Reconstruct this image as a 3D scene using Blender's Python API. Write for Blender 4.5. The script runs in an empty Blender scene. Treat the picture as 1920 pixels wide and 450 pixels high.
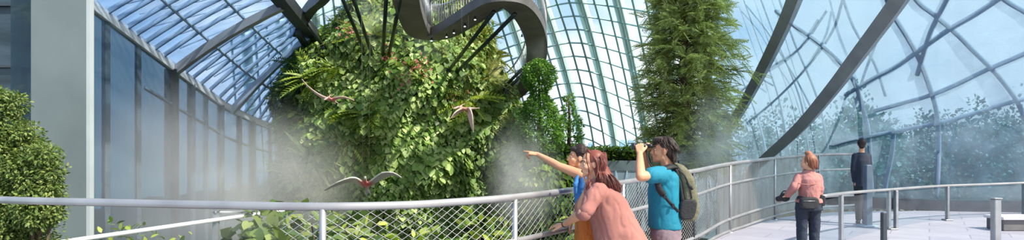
import bpy, math, random
import numpy as np
from mathutils import Vector, Matrix

random.seed(7)
RNG = np.random.default_rng(7)
F = 1144.0            # focal length in pixels of the 1920 wide frame
CAMZ = 1.55           # eye height above the walkway floor
HY = 280.0            # row of the horizon
scene = bpy.context.scene
COL = scene.collection


def P(px, py, Y):
    return Vector(((px - 960.0) / F * Y, Y, CAMZ + (HY - py) / F * Y))


# ------------------------------------------------------------------ materials
def srgb(r, g, b):
    f = lambda c: (c / 255 / 12.92) if c / 255 <= 0.04045 else ((c / 255 + 0.055) / 1.055) ** 2.4
    return (f(r), f(g), f(b), 1.0)


def new_mat(name):
    m = bpy.data.materials.new(name)
    m.use_nodes = True
    nt = m.node_tree
    for n in list(nt.nodes):
        nt.nodes.remove(n)
    out = nt.nodes.new('ShaderNodeOutputMaterial')
    return m, nt, out


def N(nt, kind, **kw):
    n = nt.nodes.new(kind)
    for k, v in kw.items():
        if k in n.inputs:
            n.inputs[k].default_value = v
        else:
            setattr(n, k, v)
    return n


def ramp(nt, fac, stops):
    r = nt.nodes.new('ShaderNodeValToRGB')
    els = r.color_ramp.elements
    while len(els) < len(stops):
        els.new(0.5)
    for e, (p, c) in zip(els, stops):
        e.position = p
        e.color = c if len(c) == 4 else (*c, 1)
    nt.links.new(fac, r.inputs['Fac'])
    return r


def pmat(name, c1, c2=None, rough=0.6, metal=0.0, scale=6.0, bump=0.0, bscale=40.0, detail=4, stretch=None, spec=0.5):
    m, nt, out = new_mat(name)
    b = N(nt, 'ShaderNodeBsdfPrincipled')
    b.inputs['Roughness'].default_value = rough
    b.inputs['Metallic'].default_value = metal
    b.inputs['Specular IOR Level'].default_value = spec
    tc = N(nt, 'ShaderNodeTexCoord')
    vec = tc.outputs['Object']
    if stretch:
        mp = N(nt, 'ShaderNodeMapping')
        mp.inputs['Scale'].default_value = stretch
        nt.links.new(vec, mp.inputs['Vector'])
        vec = mp.outputs['Vector']
    no = N(nt, 'ShaderNodeTexNoise', Scale=scale, Detail=detail)
    nt.links.new(vec, no.inputs['Vector'])
    r = ramp(nt, no.outputs['Fac'], [(0.3, c1), (0.7, c2 or c1)])
    nt.links.new(r.outputs['Color'], b.inputs['Base Color'])
    if bump:
        n2 = N(nt, 'ShaderNodeTexNoise', Scale=bscale, Detail=3)
        nt.links.new(vec, n2.inputs['Vector'])
        bp = N(nt, 'ShaderNodeBump', Strength=bump, Distance=0.02)
        nt.links.new(n2.outputs['Fac'], bp.inputs['Height'])
        nt.links.new(bp.outputs['Normal'], b.inputs['Normal'])
    nt.links.new(b.outputs['BSDF'], out.inputs['Surface'])
    return m


def leaf_mat(name, cols, rough=0.45, transl=0.3):
    """Leaves: a colour of their own per leaf, light shining through."""
    m, nt, out = new_mat(name)
    g = N(nt, 'ShaderNodeNewGeometry')
    k = len(cols)
    r = ramp(nt, g.outputs['Random Per Island'], [(i / (k - 1), c) for i, c in enumerate(cols)])
    b = N(nt, 'ShaderNodeBsdfPrincipled', Roughness=rough)
    b.inputs['Specular IOR Level'].default_value = 0.35
    t = N(nt, 'ShaderNodeBsdfTranslucent')
    hs = N(nt, 'ShaderNodeHueSaturation', Saturation=1.1, Value=1.3)
    mx = N(nt, 'ShaderNodeMixShader')
    mx.inputs[0].default_value = transl
    nt.links.new(r.outputs['Color'], b.inputs['Base Color'])
    nt.links.new(r.outputs['Color'], hs.inputs['Color'])
    nt.links.new(hs.outputs['Color'], t.inputs['Color'])
    nt.links.new(b.outputs[0], mx.inputs[1])
    nt.links.new(t.outputs[0], mx.inputs[2])
    nt.links.new(mx.outputs[0], out.inputs['Surface'])
    return m


def hair_mat(name, cols, rough=0.5):
    """Hair: each lock has a tone of its own."""
    m, nt, out = new_mat(name)
    g = N(nt, 'ShaderNodeNewGeometry')
    k = len(cols)
    r = ramp(nt, g.outputs['Random Per Island'], [(i / (k - 1), c) for i, c in enumerate(cols)])
    b = N(nt, 'ShaderNodeBsdfPrincipled', Roughness=rough)
    b.inputs['Specular IOR Level'].default_value = 0.35
    nt.links.new(r.outputs['Color'], b.inputs['Base Color'])
    nt.links.new(b.outputs[0], out.inputs['Surface'])
    return m


def glass_mat(name, tint, frost=0.1, frost_col=(0.8, 0.85, 0.9, 1), gloss=0.08, streak=(1, 1, 1), nscale=2.0, rough=0.05):
    """Architectural sheet glass: see-through tint, a film of condensation, and a gloss."""
    m, nt, out = new_mat(name)
    tr = N(nt, 'ShaderNodeBsdfTransparent')
    tr.inputs[0].default_value = tint
    tl = N(nt, 'ShaderNodeBsdfTranslucent')
    tl.inputs[0].default_value = frost_col
    df = N(nt, 'ShaderNodeBsdfDiffuse')
    df.inputs[0].default_value = frost_col
    fm = N(nt, 'ShaderNodeMixShader')
    fm.inputs[0].default_value = 0.4
    gl = N(nt, 'ShaderNodeBsdfGlossy', Roughness=rough)
    gl.inputs[0].default_value = (0.9, 0.95, 1, 1)
    m1 = N(nt, 'ShaderNodeMixShader')
    m2 = N(nt, 'ShaderNodeMixShader')
    tc = N(nt, 'ShaderNodeTexCoord')
    mp = N(nt, 'ShaderNodeMapping')
    mp.inputs['Scale'].default_value = streak
    no = N(nt, 'ShaderNodeTexNoise', Scale=nscale, Detail=6, Roughness=0.6)
    nt.links.new(tc.outputs['Object'], mp.inputs['Vector'])
    nt.links.new(mp.outputs['Vector'], no.inputs['Vector'])
    mr = N(nt, 'ShaderNodeMapRange')
    mr.inputs['From Min'].default_value = 0.3
    mr.inputs['From Max'].default_value = 0.7
    mr.inputs['To Min'].default_value = frost * 0.55
    mr.inputs['To Max'].default_value = min(1, frost * 1.45)
    nt.links.new(no.outputs['Fac'], mr.inputs['Value'])
    L = nt.links.new
    L(tl.outputs[0], fm.inputs[1]); L(df.outputs[0], fm.inputs[2])
    L(mr.outputs[0], m1.inputs[0]); L(tr.outputs[0], m1.inputs[1]); L(fm.outputs[0], m1.inputs[2])
    m2.inputs[0].default_value = gloss
    L(m1.outputs[0], m2.inputs[1]); L(gl.outputs[0], m2.inputs[2])
    L(m2.outputs[0], out.inputs['Surface'])
    return m


def mist_mat(name, dens, nscale=1.6, seed=0.0, lo=0.35, hi=0.7, core=0.0, col=(0.46, 0.48, 0.45)):
    m, nt, out = new_mat(name)
    L = nt.links.new
    tc = N(nt, 'ShaderNodeTexCoord')
    ln = N(nt, 'ShaderNodeVectorMath', operation='LENGTH')
    L(tc.outputs['Object'], ln.inputs[0])
    fall = N(nt, 'ShaderNodeMapRange', interpolation_type='SMOOTHSTEP')
    fall.inputs['From Min'].default_value = 1.0
    fall.inputs['From Max'].default_value = core
    fall.inputs['To Min'].default_value = 0.0
    fall.inputs['To Max'].default_value = 1.0
    L(ln.outputs['Value'], fall.inputs['Value'])
    ad = N(nt, 'ShaderNodeVectorMath', operation='ADD')
    ad.inputs[1].default_value = (seed, seed * 0.7, seed * 1.3)
    L(tc.outputs['Object'], ad.inputs[0])
    no = N(nt, 'ShaderNodeTexNoise', Scale=nscale, Detail=3, Roughness=0.55)
    L(ad.outputs[0], no.inputs['Vector'])
    nr = N(nt, 'ShaderNodeMapRange', interpolation_type='SMOOTHSTEP')
    nr.inputs['From Min'].default_value = lo
    nr.inputs['From Max'].default_value = hi
    L(no.outputs['Fac'], nr.inputs['Value'])
    mu = N(nt, 'ShaderNodeMath', operation='MULTIPLY')
    L(fall.outputs[0], mu.inputs[0]); L(nr.outputs[0], mu.inputs[1])
    mu2 = N(nt, 'ShaderNodeMath', operation='MULTIPLY')
    mu2.inputs[1].default_value = dens
    L(mu.outputs[0], mu2.inputs[0])
    vs = N(nt, 'ShaderNodeVolumeScatter')
    vs.inputs['Color'].default_value = (*col, 1)
    vs.inputs['Anisotropy'].default_value = 0.1
    L(mu2.outputs[0], vs.inputs['Density'])
    L(vs.outputs[0], out.inputs['Volume'])
    return m


# ------------------------------------------------------------------ mesh building
def vnorm(v):
    v = Vector(v)
    return v.normalized() if v.length > 1e-9 else Vector((0, 0, 1))


class MB:
    """Collects shapes and links them as ONE mesh object."""

    def __init__(self):
        self.v, self.f, self.n = [], [], 0

    def add(self, vs, fs):
        b = self.n
        self.v.extend([tuple(x) for x in vs])
        self.f.extend([tuple(b + i for i in q) for q in fs])
        self.n = len(self.v)

    def box(self, c, size, rot=None):
        c = Vector(c)
        hx, hy, hz = size[0] / 2, size[1] / 2, size[2] / 2
        vs = [Vector((x, y, z)) for x in (-hx, hx) for y in (-hy, hy) for z in (-hz, hz)]
        if rot is not None:
            vs = [rot @ v for v in vs]
        self.add([c + v for v in vs], [(0, 1, 3, 2), (4, 6, 7, 5), (0, 4, 5, 1), (2, 3, 7, 6), (0, 2, 6, 4), (1, 5, 7, 3)])

    def bevel_box(self, c, size, b=0.02, rot=None):
        """A box with chamfered vertical and horizontal edges."""
        hx, hy, hz = size[0] / 2, size[1] / 2, size[2] / 2
        rings = []
        for z, k in ((-hz, b), (-hz + b, 0), (hz - b, 0), (hz, b)):
            x, y = hx - k, hy - k
            ring = [(x - b, -y), (x, -y + b), (x, y - b), (x - b, y), (-x + b, y), (-x, y - b), (-x, -y + b), (-x + b, -y)]
            rings.append([Vector((p[0], p[1], z)) for p in ring])
        if rot is not None:
            rings = [[rot @ v for v in r] for r in rings]
        self.loft([[Vector(c) + v for v in r] for r in rings])

    def loft(self, rings, caps=True, closed=True):
        n = len(rings[0])
        vs = [p for r in rings for p in r]
        fs = []
        for i in range(len(rings) - 1):
            for j in range(n if closed else n - 1):
                k = (j + 1) % n
                fs.append((i * n + j, i * n + k, (i + 1) * n + k, (i + 1) * n + j))
        if caps and closed:
            fs.append(tuple(range(n - 1, -1, -1)))
            fs.append(tuple((len(rings) - 1) * n + j for j in range(n)))
        self.add(vs, fs)

    def tube(self, pts, r, n=8, caps=True):
        pts = [Vector(p) for p in pts]
        rs = r if isinstance(r, (list, tuple)) else [r] * len(pts)
        rings = []
        t0 = vnorm(pts[1] - pts[0])
        up = Vector((0, 0, 1)) if abs(t0.z) < 0.9 else Vector((1, 0, 0))
        a = vnorm(t0.cross(up))
        for i, p in enumerate(pts):
            t = vnorm(pts[min(i + 1, len(pts) - 1)] - pts[max(i - 1, 0)])
            a = vnorm(a - t * a.dot(t))
            b = t.cross(a)
            rings.append([p + (a * math.cos(2 * math.pi * k / n) + b * math.sin(2 * math.pi * k / n)) * rs[i] for k in range(n)])
        self.loft(rings, caps)

    def rect(self, pts, w, h, up=(0, 0, 1)):
        """A box-section beam along a path: w across, h along up."""
        pts = [Vector(p) for p in pts]
        rings = []
        for i, p in enumerate(pts):
            t = vnorm(pts[min(i + 1, len(pts) - 1)] - pts[max(i - 1, 0)])
            u = Vector(up) if not callable(up) else Vector(up(p))
            s = vnorm(t.cross(u))
            u = vnorm(s.cross(t))
            ww = w[i] if isinstance(w, (list, tuple)) else w
            rings.append([p + s * x * ww / 2 + u * y * h / 2 for x, y in ((-1, -1), (1, -1), (1, 1), (-1, 1))])
        self.loft(rings)

    def capsule(self, p0, p1, r0, r1, n=14):
        p0, p1 = Vector(p0), Vector(p1)
        t = p1 - p0
        t = vnorm(t)
        pts, rs = [], []
        for k in range(5):
            a = -math.pi / 2 + k * math.pi / 8
            pts.append(p0 + t * r0 * math.sin(a)); rs.append(max(1e-4, r0 * math.cos(a)))
        for k in range(5):
            a = k * math.pi / 8
            pts.append(p1 + t * r1 * math.sin(a)); rs.append(max(1e-4, r1 * math.cos(a)))
        up = Vector((0, 0, 1)) if abs(t.z) < 0.9 else Vector((1, 0, 0))
        a = vnorm(t.cross(up)); b = t.cross(a)
        self.loft([[p + (a * math.cos(2 * math.pi * k / n) + b * math.sin(2 * math.pi * k / n)) * q for k in range(n)] for p, q in zip(pts, rs)])

    def chain(self, pts, rs, n=14):
        for i in range(len(pts) - 1):
            self.capsule(pts[i], pts[i + 1], rs[i], rs[i + 1], n)

    def ellipsoid(self, c, rad, axes=None, nu=18, nv=12):
        c = Vector(c)
        ax = axes or (Vector((1, 0, 0)), Vector((0, 1, 0)), Vector((0, 0, 1)))
        rings = []
        for i in range(nv + 1):
            a = -math.pi / 2 + math.pi * i / nv
            cr, sr = max(1e-3, math.cos(a)), math.sin(a)
            rings.append([c + ax[0] * rad[0] * cr * math.cos(2 * math.pi * k / nu) + ax[1] * rad[1] * cr * math.sin(2 * math.pi * k / nu) + ax[2] * rad[2] * sr for k in range(nu)])
        self.loft(rings)

    def leaves(self, tmpl, pos, X, Y, Z, scale):
        """Many copies of one small leaf; pos and axes are (n,3) arrays, scale is (n,) or (n,2) = width, length."""
        tv, tf = np.array(tmpl[0], float), tmpl[1]
        pos = np.asarray(pos, float)
        n = len(pos)
        if n == 0:
            return
        sc = np.asarray(scale, float)
        if sc.ndim == 1:
            sc = np.stack([sc, sc], 1)
        out = (pos[:, None, :] + X[:, None, :] * (tv[None, :, 0:1] * sc[:, None, 0:1]) + Y[:, None, :] * (tv[None, :, 1:2] * sc[:, None, 1:2])
               + Z[:, None, :] * (tv[None, :, 2:3] * sc[:, None, 1:2]))
        k = len(tv)
        b = self.n
        self.v.extend(map(tuple, out.reshape(-1, 3)))
        for i in range(n):
            o = b + i * k
            for q in tf:
                self.f.append(tuple(o + j for j in q))
        self.n = len(self.v)

    def build(self, name, mat, parent=None, smooth=True, origin=None, remesh=None, smooth_it=0, kind=None, label=None):
        me = bpy.data.meshes.new(name)
        vs = self.v
        if origin is not None:
            o = Vector(origin)
            vs = [(x - o.x, y - o.y, z - o.z) for x, y, z in vs]
        me.from_pydata(vs, [], self.f)
        me.update()
        ob = bpy.data.objects.new(name, me)
        COL.objects.link(ob)
        if origin is not None:
            ob.location = origin
        if remesh:
            md = ob.modifiers.new('r', 'REMESH'); md.mode = 'VOXEL'; md.voxel_size = remesh; md.adaptivity = 0
            if smooth_it:
                ms = ob.modifiers.new('s', 'SMOOTH'); ms.iterations = smooth_it; ms.factor = 0.5
            dg = bpy.context.evaluated_depsgraph_get()
            nm = bpy.data.meshes.new_from_object(ob.evaluated_get(dg))
            ob.modifiers.clear()
            ob.data = nm
            nm.name = name
            me = nm
        me.materials.clear()
        me.materials.append(mat)
        if smooth:
            me.polygons.foreach_set('use_smooth', [True] * len(me.polygons))
        if parent is not None:
            ob.parent = parent
            if origin is None:
                ob.matrix_parent_inverse = Matrix.Translation(-Vector(parent.location))
            else:
                ob.location = Vector(origin) - Vector(parent.location)
        if kind:
            ob['kind'] = kind
        if label:
            ob['label'] = label
        return ob


def tag(o, label, cat, group=None, kind=None):
    o['label'] = label
    o['category'] = cat
    if group:
        o['group'] = group
    if kind:
        o['kind'] = kind
    return o


def thing(name, label, cat, loc=(0, 0, 0), group=None, kind=None):
    o = bpy.data.objects.new(name, None)
    o.empty_display_size = 0.1
    COL.objects.link(o)
    o.location = loc
    return tag(o, label, cat, group, kind)


def catmull(pts, per=8):
    pts = [Vector(p) for p in pts]
    out = []
    q = [pts[0] * 2 - pts[1]] + pts + [pts[-1] * 2 - pts[-2]]
    for i in range(1, len(q) - 2):
        for k in range(per):
            t = k / per
            a, b, c, d = q[i - 1], q[i], q[i + 1], q[i + 2]
            out.append(0.5 * ((2 * b) + (c - a) * t + (2 * a - 5 * b + 4 * c - d) * t * t + (3 * b - a - 3 * c + d) * t ** 3))
    out.append(pts[-1])
    return out


def unit(a):
    return a / np.maximum(np.linalg.norm(a, axis=1, keepdims=True), 1e-9)


def frame_from(tip, nrm):
    """Leaf axes from a tip direction and a rough face normal, (n,3) arrays."""
    Y = unit(tip)
    Z = unit(nrm - Y * (nrm * Y).sum(1, keepdims=True))
    return np.cross(Y, Z), Y, Z


HEART = ([(0, 0, 0), (.34, -.14, .03), (.58, .2, .09), (.42, .62, .05), (0, 1.02, -.12), (-.34, -.14, .03), (-.58, .2, .09), (-.42, .62, .05), (0, .45, -.02)],
         [(0, 1, 2, 8), (8, 2, 3, 4), (0, 8, 6, 5), (8, 4, 7, 6)])
OVAL = ([(0, 0, 0), (.24, .3, .06), (.2, .68, .03), (0, 1, -.08), (-.24, .3, .06), (-.2, .68, .03), (0, .5, 0)],
        [(0, 1, 6), (1, 2, 6), (2, 3, 6), (0, 6, 4), (4, 6, 5), (5, 6, 3)])
NEEDLE = ([(0, 0, 0), (.09, .45, .01), (0, 1, -.06), (-.09, .45, .01)], [(0, 1, 2, 3)])
BLADE = ([(-.05, 0, 0), (.05, 0, 0), (.055, .35, .12), (-.055, .35, .12), (.04, .7, .1), (-.04, .7, .1), (0, 1, -.06)],
         [(0, 1, 2, 3), (3, 2, 4, 5), (5, 4, 6)])


def make_spray(nn=9, L=0.55, droop=0.25, w=0.5):
    """A feathery twig: needles or leaflets in pairs along a drooping axis, as one leaf shape."""
    vs, fs = [], []
    for i in range(nn):
        t = (i + 0.6) / nn
        y, z = t, -droop * t * t
        s = w * (0.55 + 0.45 * math.sin(math.pi * min(1, t * 0.85 + 0.15))) * 0.5
        for sg in (-1, 1):
            b = len(vs)
            vs += [(0, y - .02, z), (sg * s * .5, y + .10, z + .02), (sg * s, y + .14, z - .03), (sg * s * .55, y + .02, z + .01)]
            fs.append((b, b + 1, b + 2, b + 3) if sg > 0 else (b + 3, b + 2, b + 1, b))
    b = len(vs)
    vs += [(-.012, 0, 0), (.012, 0, 0), (.006, 1, -droop), (-.006, 1, -droop)]
    fs.append((b, b + 1, b + 2, b + 3))
    return vs, fs


SPRAY = make_spray()
FROND = make_spray(13, w=0.42, droop=0.45)

# ------------------------------------------------------------------ palette
M = {}
M['steel'] = pmat('brushed steel', srgb(150, 149, 149), srgb(174, 173, 172), 0.36, 0.5, 3, 0.0)
M['steel_dull'] = pmat('galvanised steel', srgb(150, 152, 154), srgb(176, 178, 180), 0.45, 0.7, 5)
M['wire'] = pmat('steel wire', srgb(158, 160, 158), srgb(186, 186, 182), 0.4, 0.5, 5)
M['dark_steel'] = pmat('dark painted steel', srgb(52, 58, 64), srgb(70, 76, 82), 0.5, 0.3, 4)
M['rib_grey'] = pmat('grey painted rib', srgb(136, 138, 142), srgb(156, 158, 160), 0.35, 0.15, 2)
M['green_steel'] = pmat('dark green strut paint', srgb(24, 36, 30), srgb(36, 50, 42), 0.4, 0.2, 4)
M['dome_steel'] = pmat('sage painted steel', srgb(150, 186, 180), srgb(172, 204, 198), 0.45, 0.1, 1)
M['dome_main'] = pmat('pale sage rib', srgb(200, 226, 218), srgb(214, 236, 228), 0.45, 0.1, 1)
M['white_steel'] = pmat('white painted steel', srgb(206, 210, 212), srgb(226, 228, 230), 0.45, 0.05, 3)
M['mullion'] = pmat('blue grey mullion', srgb(74, 92, 108), srgb(98, 114, 128), 0.5, 0.2, 3)
M['bar_pale'] = pmat('pale blue grey bar', srgb(158, 176, 192), srgb(176, 192, 206), 0.5, 0.1, 3)
M['pillar'] = pmat('grey pillar', srgb(94, 104, 104), srgb(106, 116, 116), 0.7, 0, 1.2, 0.05, 60)
M['concrete'] = pmat('concrete', srgb(150, 152, 146), srgb(172, 172, 164), 0.85, 0, 3, 0.3, 30)
M['soil'] = pmat('soil', srgb(38, 34, 24), srgb(58, 60, 36), 0.95, 0, 3, 0.6, 20)
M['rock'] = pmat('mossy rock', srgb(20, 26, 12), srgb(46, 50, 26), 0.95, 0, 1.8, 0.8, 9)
M['bark'] = pmat('bark', srgb(66, 52, 38), srgb(96, 80, 60), 0.9, 0, 8, 0.8, 30)
M['fascia'] = pmat('walkway fascia', srgb(86, 84, 82), srgb(106, 102, 98), .55, .1, 2)
M['soffit'] = pmat('walkway soffit', srgb(96, 88, 82), srgb(122, 114, 106), 0.6, 0.1, 1.6)
M['heart'] = leaf_mat('heart leaf', [srgb(66, 98, 42), srgb(106, 140, 62), srgb(146, 174, 92), srgb(188, 206, 136), srgb(92, 126, 58)])
M['small'] = leaf_mat('small leaf', [srgb(54, 84, 30), srgb(100, 130, 46), srgb(158, 172, 70), srgb(72, 102, 40)])
M['lime'] = leaf_mat('lime leaf', [srgb(128, 156, 48), srgb(160, 180, 66), srgb(186, 194, 92)], transl=0.35)
M['moss'] = leaf_mat('mossy fern', [srgb(60, 84, 34), srgb(112, 124, 56), srgb(150, 150, 78), srgb(84, 104, 48)])
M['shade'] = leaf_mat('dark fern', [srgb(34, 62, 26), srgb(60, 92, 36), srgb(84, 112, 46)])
M['pink'] = leaf_mat('pink petal', [srgb(178, 96, 104), srgb(206, 134, 134), srgb(190, 110, 90)])
M['conifer'] = leaf_mat('conifer needle', [srgb(122, 136, 72), srgb(164, 174, 98), srgb(204, 204, 136), srgb(136, 150, 80)], transl=0.5)
M['shoot'] = leaf_mat('pale shoot', [srgb(140, 156, 80), srgb(176, 184, 110), srgb(196, 200, 136)], transl=0.4)
M['topiary'] = leaf_mat('topiary leaf', [srgb(56, 96, 40), srgb(94, 138, 56), srgb(138, 172, 80)])
M['bush'] = leaf_mat('bush leaf', [srgb(66, 92, 44), srgb(100, 122, 60), srgb(146, 158, 92), srgb(84, 108, 52)])
M['bromeliad'] = leaf_mat('bromeliad blade', [srgb(90, 120, 50), srgb(150, 165, 80), srgb(186, 190, 110)])
M['skin'] = pmat('skin', srgb(204, 150, 116), srgb(216, 164, 130), 0.55, 0, 5, 0.03, 60)
M['skin_tan'] = pmat('tan skin', srgb(196, 140, 104), srgb(208, 154, 116), 0.55, 0, 5, 0.03, 60)
M['lips'] = pmat('lips', srgb(170, 88, 78), srgb(178, 96, 84), 0.45)
M['eye'] = pmat('eye', srgb(230, 226, 220), srgb(240, 236, 230), 0.3)
M['iris'] = pmat('iris', srgb(38, 24, 16), srgb(50, 32, 20), 0.3)
M['hair_black'] = hair_mat('black brown hair', [srgb(24, 18, 16), srgb(44, 32, 27), srgb(60, 44, 37)])
M['hair_red'] = hair_mat('auburn hair', [srgb(62, 28, 26), srgb(96, 48, 40), srgb(128, 68, 54), srgb(76, 36, 32)])
M['hair_ginger'] = hair_mat('ginger hair', [srgb(96, 56, 42), srgb(128, 80, 58), srgb(152, 100, 74)])
M['teal'] = pmat('teal jersey', srgb(8, 112, 134), srgb(14, 128, 150), 0.8, 0, 4, 0.25, 14)
M['mauve'] = pmat('dusty rose cotton', srgb(150, 98, 88), srgb(166, 112, 100), 0.85, 0, 4, 0.3, 12)
M['blue'] = pmat('blue cotton', srgb(54, 116, 178), srgb(70, 132, 192), 0.85, 0, 4, 0.3, 16)
M['orange'] = pmat('orange cotton', srgb(190, 104, 40), srgb(206, 120, 52), 0.85, 0, 4, 0.4, 14, stretch=(6, 6, 0.6))
M['peach'] = pmat('peach jersey', srgb(164, 108, 102), srgb(182, 126, 118), 0.85, 0, 4, 0.3, 14)
M['navy'] = pmat('navy trousers', srgb(30, 38, 52), srgb(42, 50, 64), 0.85, 0, 4, 0.3, 14)
M['greige'] = pmat('mauve grey trousers', srgb(110, 94, 100), srgb(128, 110, 116), 0.85, 0, 4, 0.3, 14)
M['black_cloth'] = pmat('black nylon', srgb(24, 25, 27), srgb(38, 39, 42), 0.7, 0, 10, 0.3, 60)
M['black'] = pmat('black rubber', srgb(20, 21, 23), srgb(32, 33, 36), 0.4, 0, 10)
M['lens'] = pmat('coated lens', srgb(24, 30, 44), srgb(44, 40, 70), 0.08, 0.3, 5)
M['olive'] = pmat('olive nylon', srgb(88, 86, 64), srgb(110, 108, 84), 0.75, 0, 8, 0.3, 50)
M['shoe'] = pmat('dark shoe leather', srgb(50, 44, 40), srgb(70, 62, 56), 0.6, 0, 6)
M['ptero'] = None

# ------------------------------------------------------------------ camera, sun and sky
cam = bpy.data.cameras.new('camera')
cam.sensor_width = 36.0
cam.lens = 36.0 * F / 1920.0
cam.shift_y = (HY - 225.0) / 1920.0
cam.clip_end = 6000
co = bpy.data.objects.new('camera', cam)
co.location = (0, 0, CAMZ)
co.rotation_euler = (math.pi / 2, 0, 0)
COL.objects.link(co)
scene.camera = co

sun = bpy.data.lights.new('sun', 'SUN')
sun.energy = 7.5
sun.color = (1.0, 0.93, 0.82)
sun.angle = math.radians(1.5)
so = bpy.data.objects.new('sun', sun)
to_sun = Vector((0.62, -0.46, 0.80)).normalized()
so.rotation_euler = to_sun.to_track_quat('Z', 'Y').to_euler()
COL.objects.link(so)

w = bpy.data.worlds.new('sky')
scene.world = w
w.use_nodes = True
nt = w.node_tree
for n in list(nt.nodes):
    nt.nodes.remove(n)
out = nt.nodes.new('ShaderNodeOutputWorld')
bg = nt.nodes.new('ShaderNodeBackground')
tc = nt.nodes.new('ShaderNodeTexCoord')
sep = nt.nodes.new('ShaderNodeSeparateXYZ')
nt.links.new(tc.outputs['Generated'], sep.inputs[0])
skyr = ramp(nt, sep.outputs['Z'], [(0.0, (0.62, 0.74, 0.86)), (0.12, (0.48, 0.66, 0.88)), (0.5, (0.22, 0.42, 0.78)), (1.0, (0.12, 0.28, 0.62))])
mp = nt.nodes.new('ShaderNodeMapping')
mp.inputs['Scale'].default_value = (1, 1, 2.2)
mp.inputs['Location'].default_value = (0.3, 0.1, 0.4)
nt.links.new(tc.outputs['Generated'], mp.inputs['Vector'])
cn = N(nt, 'ShaderNodeTexNoise', Scale=3.2, Detail=8, Roughness=0.58)
nt.links.new(mp.outputs['Vector'], cn.inputs['Vector'])
# more cloud towards the right and the horizon, open blue to the left
cov = N(nt, 'ShaderNodeMath', operation='MULTIPLY_ADD')
cov.inputs[1].default_value = 0.30
nt.links.new(sep.outputs['X'], cov.inputs[0])
nt.links.new(cn.outputs['Fac'], cov.inputs[2])
cr = ramp(nt, cov.outputs[0], [(0.40, (0, 0, 0)), (0.58, (1, 1, 1))])
mixc = nt.nodes.new('ShaderNodeMix')
mixc.data_type = 'RGBA'
nt.links.new(cr.outputs['Color'], mixc.inputs['Factor'])
nt.links.new(skyr.outputs['Color'], mixc.inputs['A'])
mixc.inputs['B'].default_value = (0.93, 0.96, 1.0, 1)
nt.links.new(mixc.outputs['Result'], bg.inputs['Color'])
bg.inputs['Strength'].default_value = 1.45
nt.links.new(bg.outputs[0], out.inputs['Surface'])

scene.view_settings.view_transform = 'Standard'
scene.view_settings.look = 'None'
scene.view_settings.gamma = 1.0
scene.view_settings.use_curve_mapping = False
scene.view_settings.exposure = 0.0
scene.cycles.max_bounces = 6
scene.cycles.transparent_max_bounces = 16
scene.cycles.volume_bounces = 1
scene.cycles.volume_max_steps = 64
scene.cycles.caustics_reflective = False
scene.cycles.caustics_refractive = False

# ------------------------------------------------------------------ the fence line (also the floor's edge)
FENCE_PX = [(-160, 5.5, 1.13), (0, 4.95, 1.14), (200, 4.7, 1.14), (400, 4.5, 1.14), (600, 4.4, 1.137), (760, 4.55, 1.135), (860, 4.8, 1.137), (960, 5.2, 1.14),
            (1080, 6.2, 1.14), (1168, 7.5, 1.145), (1230, 8.4, 1.17), (1306, 9.5, 1.22), (1369, 11.4, 1.28), (1460, 13.6, 1.36), (1530, 14.6, 1.42), (1608, 15.2, 1.44)]
FENCE_C = [Vector(((px - 960) / F * Y, Y, z)) for px, Y, z in FENCE_PX]
FENCE = catmull(FENCE_C, 10)

# floor slab of the walkway, on the near side of the fence
mb = MB()
edge = [Vector((p.x, p.y + 0.10, 0)) for p in FENCE]
poly = edge + [Vector((15.5, 15.6, 0)), Vector((15.5, -3, 0)), Vector((-5.5, -3, 0))]
n = len(poly)
mb.add([(p.x, p.y, 0.0) for p in poly] + [(p.x, p.y, -0.35) for p in poly],
       [tuple(range(n - 1, -1, -1)), tuple(range(n, 2 * n))] + [(i, (i + 1) % n, n + (i + 1) % n, n + i) for i in range(n)])
m, nt, out = new_mat('pale stone paving')
b = N(nt, 'ShaderNodeBsdfPrincipled', Roughness=0.45)
tc = N(nt, 'ShaderNodeTexCoord')
mp = N(nt, 'ShaderNodeMapping')
mp.inputs['Rotation'].default_value = (0, 0, 0.6)
br = N(nt, 'ShaderNodeTexBrick', Scale=1.0)
br.inputs['Color1'].default_value = srgb(172, 170, 178)
br.inputs['Color2'].default_value = srgb(160, 158, 170)
br.inputs['Mortar'].default_value = srgb(140, 138, 146)
br.inputs['Mortar Size'].default_value = 0.012
br.inputs['Brick Width'].default_value = 1.2
br.inputs['Row Height'].default_value = 0.6
nt.links.new(tc.outputs['Object'], mp.inputs['Vector'])
nt.links.new(mp.outputs['Vector'], br.inputs['Vector'])
no = N(nt, 'ShaderNodeTexNoise', Scale=2.2, Detail=6)
nt.links.new(tc.outputs['Object'], no.inputs['Vector'])
mx = N(nt, 'ShaderNodeMix', data_type='RGBA', blend_type='MULTIPLY')
mx.inputs['Factor'].default_value = 0.35
rr = ramp(nt, no.outputs['Fac'], [(0.35, (0.7, 0.7, 0.72)), (0.6, (1, 1, 1))])
nt.links.new(br.outputs['Color'], mx.inputs['A'])
nt.links.new(rr.outputs['Color'], mx.inputs['B'])
nt.links.new(mx.outputs['Result'], b.inputs['Base Color'])
nt.links.new(b.outputs[0], out.inputs['Surface'])
M['paving'] = m
mb.build('floor', m, smooth=False, kind='structure')

# planting bed below the walkway
mb = MB()
gx = np.linspace(-22, 20, 43); gy = np.linspace(3, 62, 60)
vs, fs = [], []
for j, y in enumerate(gy):
    for i, x in enumerate(gx):
        vs.append((x, y, -1.5 + 0.15 * math.sin(x * 1.3 + y) + 0.12 * math.sin(y * 1.7 - x * .6)))
for j in range(len(gy) - 1):
    for i in range(len(gx) - 1):
        a = j * len(gx) + i
        fs.append((a, a + 1, a + len(gx) + 1, a + len(gx)))
mb.add(vs, fs)
mb.build('ground', M['soil'], kind='structure')

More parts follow.
